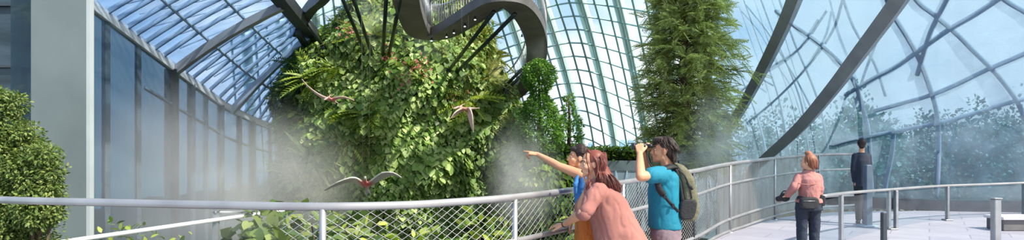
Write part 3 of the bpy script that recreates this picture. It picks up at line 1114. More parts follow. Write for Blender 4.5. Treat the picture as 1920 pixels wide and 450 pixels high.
for px, py, Y, c, lab in SPOT:
    q = P(px, py, Y)
    if px > 950:
        near = min(WALK, key=lambda a: (a - q).length); q = near + Vector((-.33, 0, -.15))
    else:
        near = min(WALK, key=lambda a: abs(a.x / a.y * F + 960 - px) + (100 if a.x / a.y * F + 960 > 940 or a.y < 14.4 else 0)); q = near + Vector((0, -0.05, -.11))
    t = thing('spotlight', lab, 'spotlight', q, 'spotlights under the walkway')
    mb = MB(); mb.tube([q + Vector((0, 0, .06)), q, q + Vector((0, -.03, -.035))], [.016, .03, .032], 10); mb.build('housing', M['dark_steel'], t)
    mb = MB(); mb.ellipsoid(q + Vector((0, -.036, -.042)), (.026, .026, .014)); mb.build('lens', M[c + '_lamp'], t)

# paired steel struts holding the walkway off the mountain
STR = [((640, -8, 14.4), (690, 108), 'left tube of the steep leftmost strut pair over the mountain'), ((661, -8, 14.4), (700, 109), 'right tube of the steep leftmost strut pair over the mountain'),
       ((725, -14, 14.4), (714, 110), 'left tube of the near vertical strut pair'), ((752, -6, 14.2), (727, 108), 'right tube of the near vertical strut pair'),
       ((926, 22, 14.6), (841, 138), 'upper tube of the long diagonal strut pair below the walkway'), ((966, 26, 14.8), (850, 143), 'lower tube of the long diagonal strut pair reaching to the ring'),
       ((988, 120, 20.0), (934, 176), 'upper tube of the short strut pair inside the ring'), ((992, 126, 20.2), (938, 183), 'lower tube of the short strut pair inside the ring'),
       ((570, 34, 18.0), (611, 101), 'thin dark tube along the dark beam at the mountain shoulder')]
for a, b, lab in STR:
    th, z = mtn_at(*b)
    q0, q1 = P(*a), mpoint(th, z, -0.05)
    t = thing('support_strut', lab, 'strut', q1, 'steel struts between walkway and mountain')
    mb = MB(); mb.tube([q0, q1], 0.052, 8); mb.build('tube', M['green_steel'], t)
    mb = MB(); d = vnorm(q1 - q0); mb.tube([q1 - d * .35, q1 - d * .05], 0.085, 8); mb.build('end_socket', M['green_steel'], t)
# ------------------------------------------------------------------ tall conifer behind the man
g = np.random.default_rng(5)
CT = Vector((P(1292, 0, 17).x, 17.3, -1.5))
tr = thing('conifer', 'tall feathery dark green conifer rising behind the man with binoculars', 'tree', CT)
mb = MB()
mb.tube([CT, CT + Vector((.05, 0, 3)), CT + Vector((-.05, 0.05, 6)), CT + Vector((0, 0, 9.6))], [.2, .17, .12, .04], 10)
mb.build('trunk', M['bark'], tr)
CW = [(-1.5, .6), (0.6, .75), (1.3, 1.02), (2.2, 1.08), (3.2, 1.1), (4.3, 1.02), (5.4, .9), (6.4, .7), (7.4, .5), (8.2, .12)]
mbb, mbl = MB(), MB()
pos, tip, nrm, sz = [], [], [], []
for i in range(330):
    z = 0.9 + 7.2 * (i + g.random()) / 330
    a = i * 2.39996 + g.normal() * .3
    R = lerp_tab(CW, z) * (0.8 + 0.36 * g.random())
    if (2.7 < z < 3.3 or 3.7 < z < 4.5) and math.cos(a) > 0.80:
        R *= 1.42
    d = Vector((math.cos(a), math.sin(a), 0))
    p0 = Vector((CT.x, CT.y, z))
    lift = 0.22 - 0.02 * z + g.normal() * .08
    pts = [p0, p0 + d * R * .5 + Vector((0, 0, R * lift * .9)), p0 + d * R + Vector((0, 0, R * (lift - .12)))]
    mbb.tube(pts, [.022, .014, .006], 5)
    for k in range(15):
        t = 0.25 + 0.75 * (k + g.random()) / 13
        q = pts[0].lerp(pts[1], t * 2) if t < .5 else pts[1].lerp(pts[2], t * 2 - 1)
        s = Vector((-d.y, d.x, 0)) * g.choice([-1, 1])
        tv = d * (0.55 + .4 * g.random()) + s * g.uniform(0, .9) + Vector((0, 0, g.uniform(-.75, .45)))
        pos.append(tuple(q)); tip.append(tuple(tv)); nrm.append((g.normal() * .5 + d.x * .3, g.normal() * .5 + d.y * .3, 1.0)); sz.append(0.40 * (.7 + .6 * g.random()))
X, Y, Z = frame_from(np.array(tip), np.array(nrm))
mbl.leaves(SPRAY, np.array(pos), X, Y, Z, np.array(sz))
mbb.build('branches', M['bark'], tr)
mbl.build('foliage', M['conifer'], tr)
# fresh pale shoots standing out at the branch tips
mbl = MB()
for i in range(150):
    z = 1.0 + 6.6 * g.random(); a = g.uniform(0, 6.28)
    R = lerp_tab(CW, z) * g.uniform(.75, 1.0)
    c = np.array([CT.x + R * math.cos(a), CT.y + R * math.sin(a), z])
    d = g.normal(size=(11, 3)) * .6 + np.array([math.cos(a) * .6, math.sin(a) * .6, .7])
    X, Y, Z = frame_from(d, g.normal(size=(11, 3)) + np.array([0, 0, .6]))
    mbl.leaves(BLADE, c + np.zeros((11, 3)), X, Y, Z, .20 * (.7 + .6 * g.random(11)))
mbl.build('shoots', M['shoot'], tr)


def small_tree(name, label, base, prof, n, size, mat, tmpl, seed, trunk_r=.06, clumps=None, gap=0.0):
    g = np.random.default_rng(seed)
    t = thing(name, label, 'tree', base)
    top = prof[-1][0]
    mb = MB(); mb.tube([base, base + Vector((.03, 0, (top - base.z) * .5)), Vector((base.x, base.y, top - .05))], [trunk_r, trunk_r * .8, trunk_r * .3], 8)
    mb.build('trunk', M['bark'], t)
    th = g.uniform(0, 2 * math.pi, n)
    zz = []
    zmin = prof[0][0]
    while len(zz) < n:
        z = g.uniform(zmin, top)
        if g.random() < lerp_tab(prof, z) / max(r for _, r in prof) + .08:
            zz.append(z)
    zz = np.array(zz)
    R = np.array([lerp_tab(prof, z) for z in zz]) * (0.5 + 0.55 * g.random(n) ** .5) * (1 + 0.14 * np.sin(5 * th + 9 * zz) + .08 * np.sin(9 * th - 14 * zz))
    keep = (np.sin(4 * th + 7 * zz + seed) > -1 + gap * 2)
    th, zz, R = th[keep], zz[keep], R[keep]
    n = len(th)
    d = np.stack([np.cos(th), np.sin(th), np.zeros(n)], 1)
    pos = np.array([base.x, base.y, 0.0]) + d * R[:, None]; pos[:, 2] = zz
    tip = d + np.array([0, 0, .2]) + g.normal(size=(n, 3)) * .5
    X, Y, Z = frame_from(tip, d * .5 + np.array([0, 0, .9]) + g.normal(size=(n, 3)) * .4)
    mb = MB(); mb.leaves(tmpl, pos, X, Y, Z, size * (.7 + .6 * g.random(n)))
    mb.build('foliage', M[mat], t)
    return t


def zz(py, Y):
    return CAMZ + (HY - py) / F * Y


b = P(1010, 0, 17); b.z = zz(290, 17)
small_tree('topiary_tree', 'clipped dense green tree with a round top knob and cone skirt on the green mound', b,
           [(zz(285, 17), .52), (zz(262, 17), .66), (zz(235, 17), .62), (zz(212, 17), .52), (zz(192, 17), .36), (zz(177, 17), .20), (zz(168, 17), .28), (zz(150, 17), .42), (zz(130, 17), .40), (zz(117, 17), .2), (zz(110, 17), .05)],
           17000, .07, 'topiary', OVAL, 61)
b = P(1066, 0, 17.6); b.z = zz(290, 17.6)
small_tree('slender_tree', 'small airy tree with layered open branches right of the clipped knob tree', b,
           [(zz(285, 17.6), .36), (zz(262, 17.6), .40), (zz(240, 17.6), .36), (zz(222, 17.6), .30), (zz(213, 17.6), .10), (zz(204, 17.6), .22), (zz(196, 17.6), .07), (zz(186, 17.6), .16), (zz(176, 17.6), .04)],
           2600, .09, 'topiary', OVAL, 62, gap=.3)

# green mound carrying the two small trees
mcx, mcy = P(1012, 0, 18).x, 18.2
md = thing('planted_mound', 'steep green mound under the clipped knob tree, hazy in the mist', 'plant mound', (mcx, mcy, -1.5))


def mound_pt(th, z, off=0):
    r = (1.22 + 0.10 * math.sin(3 * th + z * 2) + .07 * math.sin(7 * th - z * 3)) * (1 - 0.25 * sm(z, 1.0, 1.75)) + off
    return Vector((mcx + r * 1.08 * math.sin(th), mcy - r * math.cos(th), z))


mb = MB()
mb.loft([[mound_pt(2 * math.pi * k / 48, z, -.1) for k in range(48)] for z in np.linspace(-1.8, 1.72, 30)])
mb.build('rock_core', M['rock'], md)
g = np.random.default_rng(8)
n = 4200
th = g.uniform(-1.9, 1.9, n); z = g.uniform(-1.7, 1.75, n)
pos = np.array([tuple(mound_pt(a, c, g.uniform(-.05, .2))) for a, c in zip(th, z)])
nr = np.stack([np.sin(th), -np.cos(th), np.zeros(n)], 1)
X, Y, Z = frame_from(nr * .5 + np.array([0, 0, -.6]) + g.normal(size=(n, 3)) * .4, nr + np.array([0, 0, .5]) + g.normal(size=(n, 3)) * .35)
mb = MB(); mb.leaves(OVAL, pos, X, Y, Z, .19 * (.7 + .6 * g.random(n)))
mb.build('foliage', M['small'], md)

# trimmed hedge on the terrace wall
g = np.random.default_rng(9)
hd = thing('hedge', 'low trimmed green hedge on the concrete terrace wall', 'hedge', (3.0, 21.6, 1.17))
mb = MB()
hx = np.linspace(-1.7, 7.6, 60)
mb.loft([[Vector((x, 21.6 - .3, 1.162)), Vector((x, 21.6 + .3, 1.162)), Vector((x, 21.6 + .3, 1.5)), Vector((x, 21.6 - .3, 1.5))] for x in hx])
mb.build('twig_core', M['rock'], hd)
n = 5200
pos = np.stack([g.uniform(-1.75, 7.65, n), 21.6 + g.uniform(-.42, .3, n), 1.19 + .42 * g.random(n) ** .7], 1)
tip = g.normal(size=(n, 3)) * np.array([.6, .6, .3]) + np.array([0, -.6, .25])
X, Y, Z = frame_from(tip, np.array([0, -.5, .9]) + g.normal(size=(n, 3)) * .4)
mb = MB(); mb.leaves(OVAL, pos, X, Y, Z, .15 * (.7 + .6 * g.random(n)))
mb.build('foliage', M['small'], hd)

# ------------------------------------------------------------------ bush at far left, shrubs under the railing
def bush(name, label, base, blobs, n, size, mat, tmpl, seed, stems=5, cat='shrub', group=None):
    g = np.random.default_rng(seed)
    t = thing(name, label, cat, base, group)
    mbs, mbl = MB(), MB()
    for i, (c, r) in enumerate(blobs):
        c = Vector(c)
        mbs.tube([base + Vector((g.normal() * .04, g.normal() * .04, 0)), base.lerp(c, .6) + Vector((g.normal() * .08, g.normal() * .08, 0)), c + Vector((0, 0, r[2] * .5))], [.03, .02, .008], 6)
        leaf_cloud(mbl, c, r, max(40, int(n * r[0] * r[2])), size, tmpl, seed * 17 + i, shell=.35)
    mbs.build('stems', M['bark'], t)
    mbl.build('foliage', M[mat], t)
    return t


Yb = 6.6
pb = lambda px, py, Y=Yb: P(px, py, Y)
base = pb(10, 280); base.z = -1.45
bush('leafy_bush', 'tall light green leafy bush in front of the dark glazing and pillar', base,
     [(pb(5, 228), (.20, .22, .22)), (pb(-10, 290), (.38, .4, .34)), (pb(38, 305), (.28, .32, .26)), (pb(70, 325, 6.5), (.24, .25, .28)), (pb(30, 385), (.42, .4, .34)), (pb(75, 385, 6.4), (.20, .25, .25)), (pb(-40, 400), (.5, .4, .4)), (pb(20, 455), (.5, .4, .35)), (pb(30, 195), (.12, .15, .12)), (pb(-5, 185), (.14, .15, .12)), (pb(48, 250), (.15, .2, .12)), (pb(85, 290, 6.4), (.13, .18, .11)), (pb(100, 322, 6.4), (.10, .12, .09)), (pb(92, 352, 6.4), (.13, .15, .12)), (pb(98, 400, 6.4), (.09, .12, .10)), (pb(62, 272), (.14, .15, .10))],
     36000, .044, 'bush', OVAL, 71, cat='bush')


def shrub(px, top, Y, rad, h, n, size, mat, tmpl, lab, seed, name='shrub'):
    q = P(px, top, Y)
    base = Vector((q.x, Y, -1.45))
    bl = []
    g = np.random.default_rng(seed)
    for k in range(5):
        bl.append(((q.x + g.normal() * rad * .5, Y + g.normal() * .2, q.z - h * (.3 + .9 * k / 5)), (rad * (.55 + .2 * g.random()), rad * .5, h * .34)))
    bush(name, lab, base, bl, n, size, mat, tmpl, seed)


shrub(475, 392, 8.6, .75, 1.3, 520, .16, 'bush', HEART, 'broad-leaved shrub below the slanted lower handrail post, faint in the mist', 81)
shrub(560, 404, 7.4, .6, 1.2, 420, .16, 'bush', HEART, 'pale broad-leaved shrub left of the first visible fence post', 82)
shrub(660, 392, 7.0, .6, 1.2, 420, .18, 'bush', OVAL, 'shrub with narrow leaves behind the wire mesh right of the first post', 83)
shrub(770, 416, 7.2, .55, 1.1, 420, .14, 'lime', OVAL, 'bright yellow green shrub low behind the wire mesh', 84)
shrub(850, 398, 7.8, .5, 1.1, 420, .18, 'small', OVAL, 'dark small-leaved shrub behind the mesh just right of the bright one', 85)
shrub(330, 424, 8.8, .8, 1.0, 900, .10, 'small', OVAL, 'low olive shrub below the slanted lower handrail', 86)
shrub(225, 438, 8.2, .6, .8, 900, .10, 'small', OVAL, 'low dark shrub at the foot of the pillar strip', 87)
shrub(925, 402, 8.6, .5, 1.1, 420, .17, 'small', OVAL, 'misty small shrub left of the fence post under the pointing hand', 88)
shrub(1120, 395, 12.0, .8, 1.2, 420, .18, 'small', OVAL, 'misty shrub behind the mesh between the two women and the post', 89)
# ------------------------------------------------------------------ long railing with wire mesh
def fence_at(s):
    """Point on the railing's top line by arc length."""
    i = int(np.searchsorted(FS, s)) - 1
    i = max(0, min(len(FENCE) - 2, i))
    t = (s - FS[i]) / max(1e-6, FS[i + 1] - FS[i])
    return FENCE[i].lerp(FENCE[i + 1], t)


FS = [0.0]
for a, b in zip(FENCE, FENCE[1:]):
    FS.append(FS[-1] + (b - a).length)
FPX = [p.x / p.y * F + 960 for p in FENCE]


def s_at_px(px):
    for i in range(len(FPX) - 1):
        if FPX[i] <= px <= FPX[i + 1]:
            t = (px - FPX[i]) / (FPX[i + 1] - FPX[i])
            return FS[i] + t * (FS[i + 1] - FS[i])
    return FS[-1]


rl = thing('railing', 'long curved steel railing with diamond wire mesh that the people stand at', 'railing', (FENCE[60].x, FENCE[60].y, 0))
mb = MB()
mb.tube(FENCE, [0.030 if p.y < 8 else 0.034 for p in FENCE], 14)
mb.build('top_rail', M['steel'], rl)


def rail_drop(dz, i0=0):
    return [Vector((p.x, p.y, p.z - dz * (1.0 if p.y < 8 else 1.0))) for p in FENCE[i0:]]


i_mid = next(i for i, x in enumerate(FPX) if x > 940)
for nm, dz, i0, r in (('middle_rail', 0.375, i_mid, .024), ('lower_rail', 1.03, i_mid, .026)):
    mb = MB()
    mb.tube(rail_drop(dz, i0), r, 10)
    mb.build(nm, M['steel'], rl)
# kick rail on the far, rising stretch
i_far = next(i for i, x in enumerate(FPX) if x > 1320)
mb = MB(); mb.tube([Vector((p.x, p.y, max(0.03, p.z - 1.27))) for p in FENCE[i_far:]], .026, 8)
mb.build('kick_rail', M['steel'], rl)
for px in (605, 965, 1168, 1300, 1369, 1453, 1536, 1606):
    p = fence_at(s_at_px(px))
    mb = MB()
    mb.tube([(p.x, p.y, -0.02), (p.x, p.y, p.z - .01)], 0.026, 12)
    mb.tube([(p.x, p.y, -0.02), (p.x, p.y, 0.012)], 0.06, 12)
    mb.build('post', M['dark_steel'] if px == 1300 else M['steel_dull'], rl)
# diamond mesh: two families of wires following the curve
s0, s1 = s_at_px(520), s_at_px(1345)
mb = MB()
Hm, pitch, run = 1.06, 0.092, 1.62
nw = int((s1 - s0) / pitch)
for i in range(-int(run / pitch), nw):
    for sg in (1, -1):
        pts = []
        for k in range(25):
            t = k / 24
            s = s0 + i * pitch + (t if sg > 0 else 1 - t) * run
            if s < s0 or s > s1:
                continue
            p = fence_at(s)
            pts.append(Vector((p.x, p.y + (.004 if sg > 0 else -.004), p.z - .03 - Hm * t)))
        if len(pts) > 1:
            mb.tube(pts, 0.0028, 3, caps=False)
mb.build('wire_mesh', M['wire'], rl)

M['screen'] = glass_mat('grey woven screen', (0.80, 0.79, 0.77, 1), frost=0.45, frost_col=(0.52, 0.50, 0.48, 1), gloss=0.02, streak=(6, 6, 0.3), nscale=1.5)
for a_, b_ in ((1345, 1369), (1371, 1452), (1454, 1535)):
    sa, sb = s_at_px(a_), s_at_px(b_)
    mb = MB(); vs = []
    for k in range(13):
        p = fence_at(sa + (sb - sa) * k / 12)
        vs += [(p.x, p.y + .01, p.z - .04), (p.x, p.y + .01, max(.04, p.z - 1.24))]
    mb.add(vs, [(2 * i, 2 * i + 1, 2 * i + 3, 2 * i + 2) for i in range(12)])
    mb.build('screen_panel', M['screen'], rl)

# lower handrail beyond, at left
hr = thing('lower_handrail', 'pale slanting handrail of a lower path left of the mountain', 'handrail', (P(403, 450, 8.2).x, 8.2, -1.5))
mb = MB()
path = catmull([P(60, 462, 6.6), P(168, 446, 7.0), P(300, 427, 7.6), P(405, 412, 8.2), P(470, 403, 8.7), P(522, 396, 9.1), P(600, 386, 9.8)], 5)
mb.rect(path, .07, .045)
mb.build('top_rail', M['white_steel'], hr)
mb = MB(); mb.rect([P(402, 398, 8.2), P(440, 398, 8.5), P(478, 395, 8.9)], .05, .03); mb.build('side_rail', M['steel_dull'], hr)
for px, top, Y in ((403, 394, 8.2), (165, 446, 7.0)):
    q = P(px, top, Y)
    mb = MB(); mb.box((q.x, Y + .03, (q.z - 1.5) / 2), (.075, .05, q.z + 1.5)); mb.box((q.x, Y + .03, q.z - .01), (.095, .07, .02))
    mb.build('post', M['steel_dull'], hr, smooth=False)

# ------------------------------------------------------------------ glass balustrade on the terrace at right
BAL = [P(1540, 368, 9.2), P(1577, 363, 10.0), P(1625, 358.5, 11.0), P(1673, 355, 11.8), P(1725, 351, 12.7), P(1776, 348, 13.3), P(1850, 345.5, 13.9), P(1920, 343, 14.2), P(2010, 341, 14.4)]
BALC = catmull(BAL, 6)
rb = thing('balustrade', 'low curved steel balustrade with glass infill on the sunlit paving at right', 'railing', (BAL[3].x, BAL[3].y, 0))
mb = MB(); mb.rect(BALC, .07, .045); mb.build('top_rail', M['steel'], rb)
M['infill'] = glass_mat('balustrade glass', (0.86, 0.92, 0.94, 1), frost=0.07, gloss=0.06)
mb = MB()
vs = []
for p in BALC:
    vs += [(p.x, p.y, p.z - .06), (p.x, p.y, .08)]
mb.add(vs, [(2 * i, 2 * i + 1, 2 * i + 3, 2 * i + 2) for i in range(len(BALC) - 1)])
mb.build('glass_infill', M['infill'], rb)
for i in (1, 3, 5, 7):
    p = BAL[i]
    mb = MB()
    for d in ((-.035, 0.035) if i == 3 else (0,)):
        mb.bevel_box((p.x + d * 2, p.y, p.z / 2 - .01), (.05, .09, p.z - .02), .008)
    mb.bevel_box((p.x, p.y, .015), (.16, .16, .03), .008)
    mb.build('post', M['steel_dull'], rb, smooth=False)
q = P(1867, 373, 9.0)
t = thing('steel_bollard', 'short square steel post standing alone in front of the balustrade at far right', 'post', (q.x, 9.0, 0))
mb = MB(); mb.bevel_box((q.x, 9, q.z / 2), (.10, .10, q.z), .01); mb.build('shaft', M['steel_dull'], t, smooth=False)
mb = MB(); mb.bevel_box((q.x, 9, q.z + .008), (.12, .12, .016), .004); mb.build('cap', M['steel'], t, smooth=False)
mb = MB(); mb.bevel_box((q.x, 9, .012), (.2, .2, .024), .006); mb.build('base_plate', M['steel_dull'], t, smooth=False)
t = thing('post_stub', 'dark slim post between the figure in dark clothes and the balustrade', 'post', (P(1657, 0, 8.9).x, 8.9, 0))
q = P(1657, 398, 8.9)
mb = MB(); mb.bevel_box((q.x, 8.9, q.z / 2), (.07, .07, q.z), .01); mb.build('shaft', M['dark_steel'], t, smooth=False)
mb = MB(); mb.bevel_box((q.x, 8.9, .012), (.16, .16, .024), .006); mb.build('base_plate', M['dark_steel'], t, smooth=False)
q = P(1627, 300, 12.2)
t = thing('steel_column', 'slim grey blue column on the paving beside the figure in dark clothes', 'column', (q.x, 12.2, 0))
mb = MB(); mb.bevel_box((q.x, 12.2, .62), (.13, .13, 1.24), .015); mb.build('shaft', M['mullion'], t, smooth=False)
mb = MB(); mb.bevel_box((q.x, 12.2, .02), (.3, .3, .04), .01); mb.build('base_plate', M['bar_pale'], t, smooth=False)
# stone bench
q = P(1925, 410, 11.6)
t = thing('stone_bench', 'low pale slab bench with dark base at the far right of the paving', 'bench', (q.x, 11.6, 0))
M['stone'] = pmat('pale stone', srgb(206, 202, 204), srgb(222, 220, 222), .6, 0, 3)
M['stone_base'] = pmat('dark bench base', srgb(92, 92, 94), srgb(112, 110, 108), .7, 0, 3)
mb = MB(); mb.bevel_box((q.x + .35, 11.75, .245), (1.75, .5, .06), .012); mb.build('slab', M['stone'], t, smooth=False)
mb = MB(); mb.bevel_box((q.x + .35, 11.77, .11), (1.65, .42, .215), .012); mb.build('plinth', M['stone_base'], t, smooth=False)
# ------------------------------------------------------------------ flying reptiles on wires
def ptero_mat(name, wing, head):
    m, nt, out = new_mat(name)
    b = N(nt, 'ShaderNodeBsdfPrincipled', Roughness=0.6)
    tc = N(nt, 'ShaderNodeTexCoord')
    ln = N(nt, 'ShaderNodeVectorMath', operation='LENGTH')
    nt.links.new(tc.outputs['Object'], ln.inputs[0])
    no = N(nt, 'ShaderNodeTexNoise', Scale=9, Detail=4)
    nt.links.new(tc.outputs['Object'], no.inputs['Vector'])
    ad = N(nt, 'ShaderNodeMath', operation='MULTIPLY_ADD')
    ad.inputs[1].default_value = 0.12
    nt.links.new(no.outputs['Fac'], ad.inputs[0]); nt.links.new(ln.outputs['Value'], ad.inputs[2])
    r = ramp(nt, ad.outputs[0], [(0.11, head), (0.19, tuple(.5 * a + .5 * c for a, c in zip(head, wing))), (0.25, wing), (0.8, tuple(.9 * c for c in wing[:3]) + (1,))])
    nt.links.new(r.outputs['Color'], b.inputs['Base Color'])
    t = N(nt, 'ShaderNodeBsdfTranslucent'); mx = N(nt, 'ShaderNodeMixShader'); mx.inputs[0].default_value = 0.3
    nt.links.new(r.outputs['Color'], t.inputs['Color'])
    nt.links.new(b.outputs[0], mx.inputs[1]); nt.links.new(t.outputs[0], mx.inputs[2])
    nt.links.new(mx.outputs[0], out.inputs['Surface'])
    return m


def wing(mb, pts, trail, r0=.028):
    """One wing: an arm with a long finger along the leading edge and a skin of real thickness down to the trailing edge."""
    lead = catmull(pts, 6)
    n = len(lead)
    mb.chain(lead[::3] + [lead[-1]], [r0 * (1 - .75 * i / (len(lead[::3]))) for i in range(len(lead[::3]) + 1)], 8)
    tr = catmull(trail, max(1, (n - 1) // (len(trail) - 1)))
    tr = [along(tr, i / (n - 1)) for i in range(n)]
    th = Vector((0, .011, .008))
    rings = []
    for a, c in zip(lead, tr):
        m_ = a.lerp(c, .5) + Vector((0, 0, .012))
        rings.append([a + th, m_ + th, c + th, c - th, m_ - th, a - th])
    mb.loft(rings)


def ptero(name, label, origin, wings, head_dir, body_dir, mat, wire_to, seed=0, up=Vector((0, 0, 1)), k=1.0):
    t = thing(name, label, 'flying reptile', origin, 'flying reptiles hung in front of the mountain')
    O = Vector(origin)
    h, bd = vnorm(head_dir), vnorm(body_dir)
    S = lambda v: O + v * k
    mb = MB()
    mb.chain([S(-h * .02), S(bd * .16), S(bd * .30)], [.055 * k, .045 * k, .018], 12)
    side = vnorm(bd.cross(up)) if abs(bd.dot(up)) < .95 else Vector((1, 0, 0))
    for sg in (-1, 1):      # legs trailing behind
        mb.chain([S(bd * .24 + side * sg * .03), S(bd * .34 + side * sg * .06), S(bd * .44 + side * sg * .05)], [.02 * k, .013, .01], 8)
    mb.chain([S(Vector()), S(h * .09 + up * .03), S(h * .15 + up * .05)], [.045 * k, .034 * k, .032 * k], 10)   # neck
    hv = h * .17 + up * .055
    hc = S(hv)
    mb.chain([S(hv - h * .03), S(hv + h * .04), S(hv + h * .22 - up * .05)], [.036 * k, .034 * k, .009], 10)  # long tapering beak
    mb.chain([S(hv + h * .02 - up * .02), S(hv + h * .18 - up * .075)], [.019 * k, .008], 8)
    mb.chain([S(hv), S(hv - h * .09 + up * .07), S(hv - h * .17 + up * .10)], [.028 * k, .02 * k, .008], 8)   # crest
    for lead, trail in wings:
        wing(mb, [Vector(p) for p in lead], [Vector(p) for p in trail])
    ob = mb.build('body', mat, t, origin=O, remesh=.011, smooth_it=2)
    for sg in (-1, 1):
        e = MB(); e.ellipsoid(S(hv + h * .02 + vnorm(h.cross(up)) * sg * .033 + up * .01), (.009, .009, .009), nu=8, nv=6); e.build('eye', M['iris'], t)
    for dx in (-.06, .06):
        wr = MB(); wr.tube([O + Vector((dx, 0, .04)), Vector(wire_to) + Vector((dx * 2, 0, 0))], .0018, 4); wr.build('hanging_wire', M['wire'], t)
    return t


Y = 12.0
K = lambda px, py, dy=0.0: P(px, py, Y + dy)
ptero('flying_reptile', 'lowest flying reptile with spread arched grey wings and red head, above the railing', K(686, 343),
      [([K(690, 344), K(700, 336, -.1), K(717, 324, -.25), K(738, 324, -.3), K(753, 333, -.2)], [K(690, 352, .1), K(702, 345, .15), K(718, 336, .1), K(738, 329, -.1), K(753, 334, -.15)]),
       ([K(682, 345), K(672, 336, -.1), K(658, 333, -.2), K(632, 342, -.25), K(607, 357, -.1)], [K(682, 353, .1), K(670, 346, .15), K(655, 342, .15), K(632, 348, 0), K(608, 358, -.05)])],
      Vector((.10, -.75, .35)), Vector((.05, .55, -.85)), ptero_mat('grey reptile hide', srgb(206, 206, 198), srgb(206, 110, 96)), P(686, -420, 12.2), k=.78)
Y = 14.0
ptero('flying_reptile', 'upper flying reptile with thin rosy wings against the shaded left flank', K(622, 186),
      [([K(624, 185), K(634, 182, -.1), K(648, 182, -.2), K(664, 188, -.2)], [K(624, 189, .1), K(634, 186, .1), K(648, 184.5, .05), K(664, 189, -.1)]),
       ([K(619, 186), K(606, 181, .1), K(592, 173, .2), K(576, 160, .4), K(566, 148, .5)], [K(619, 190, .15), K(605, 185, .25), K(591, 176, .35), K(576, 162, .5), K(566, 150, .55)])],
      Vector((-.3, -.8, -.1)), Vector((.1, .9, -.25)), ptero_mat('rosy reptile hide', srgb(206, 186, 170), srgb(200, 130, 122)), P(640, -300, 14.2), k=.72)
Y = 15.0
ptero('flying_reptile', 'right flying reptile banking with one pale wing hanging straight down', K(872, 204),
      [([K(876, 203), K(881, 204, -.1), K(885, 214, -.2), K(887, 232, -.2), K(888, 248, -.1)], [K(871, 206, .1), K(874, 210, .1), K(877, 220, 0), K(882, 236, -.1), K(887, 249, -.1)]),
       ([K(868, 203), K(860, 206, -.1), K(852, 212, -.2), K(845, 222, -.2)], [K(870, 209, .1), K(862, 212, .1), K(854, 217, 0), K(846, 223, -.15)])],
      Vector((-.9, -.35, .0)), Vector((1.0, -.05, .04)), ptero_mat('pale reptile hide', srgb(224, 200, 184), srgb(200, 148, 130)), P(872, -250, 15.2), k=.8)

# ------------------------------------------------------------------ mist drifting through the hall
def mist(px, py, Y, rx, ry, rd, dens, seed, lab, nscale=1.5, lo=.3, hi=.65, core=0.0, col=(0.46, 0.48, 0.45)):
    c = P(px, py, Y)
    me_b = MB()
    me_b.ellipsoid((0, 0, 0), (1, 1, 1), nu=24, nv=14)
    o = me_b.build('mist', mist_mat('mist %d' % seed, dens, nscale, seed * 3.7, lo, hi, core, col))
    o.location = c
    o.scale = (rx / F * Y, rd, ry / F * Y)
    return tag(o, lab, 'mist', kind='stuff')


mist(520, 350, 13.5, 190, 165, 2.6, 1.3, 1, 'thick grey mist at the shaded foot of the mountain, left', col=(.30, .31, .26))
mist(360, 340, 11.5, 320, 230, 1.8, 0.9, 2, 'thin mist veil in front of the left glazed wall', nscale=1.0, lo=.2, col=(.40, .42, .42))
mist(975, 330, 14.4, 95, 125, 1.6, 1.4, 3, 'mist column drifting between the mountain and the mound')
mist(1345, 275, 14.4, 70, 125, 1.1, 1.6, 4, 'mist rising at the right side of the conifer', nscale=1.8, col=(.56, .54, .50))
mist(1385, 385, 15.8, 140, 125, 1.5, 2.0, 5, 'pale mist bank behind the far stretch of railing', col=(.60, .57, .54))
mist(420, 432, 7.2, 300, 60, .8, 0.5, 10, 'low mist over the shrubs beneath the lower handrail')
mist(800, 60, 17.4, 90, 70, 1.2, 0.5, 6, 'thin wisps around the walkway corner', nscale=2.2, lo=.42)
mist(1000, 70, 17.6, 60, 110, 1.2, 0.5, 7, 'faint vapour drifting past the ring of the walkway', nscale=2.2, lo=.42)
mist(1265, 300, 14.5, 70, 50, .8, 1.3, 8, 'small curling mist below the conifer behind the man', nscale=2.0, lo=.38)
mist(690, 40, 17.6, 60, 70, 1.0, 0.8, 9, 'soft mist near the paired struts at the top of the mountain', nscale=1.6, lo=.4)
# ------------------------------------------------------------------ people
UP = Vector((0, 0, 1))


def head(mb, c, f, u=UP, k=1.0):
    """Skull, brow, nose, lips, chin, ears; c is the middle of the head, f the way it looks."""
    f = vnorm(f); r = vnorm(f.cross(Vector(u))); u = vnorm(r.cross(f))
    q = lambda a, b, d: Vector(c) + (f * a + r * b + u * d) * k
    ax = (f, r, u)
    E = lambda p, rad: mb.ellipsoid(q(*p), [x * k for x in rad], ax, 20, 14)
    E((-.014, 0, .030), (.096, .075, .088))
    E((.028, 0, -.028), (.060, .060, .086))
    E((.040, 0, -.082), (.044, .046, .030))
    E((.070, 0, -.100), (.019, .020, .017))
    mb.capsule(q(.084, 0, .010), q(.106, 0, -.028), .010 * k, .0125 * k)
    E((.098, 0, -.034), (.013, .017, .010))
    for s in (-1, 1):
        mb.capsule(q(.080, s * .012, .026), q(.066, s * .044, .024), .013 * k, .012 * k)
        E((.056, s * .036, -.030), (.030, .024, .026))
        E((-.006, s * .076, -.010), (.022, .010, .031))
        E((-.004, s * .079, -.034), (.011, .008, .011))
    E((.088, 0, -.060), (.012, .024, .007))
    E((.085, 0, -.071), (.012, .021, .008))
    return q, ax


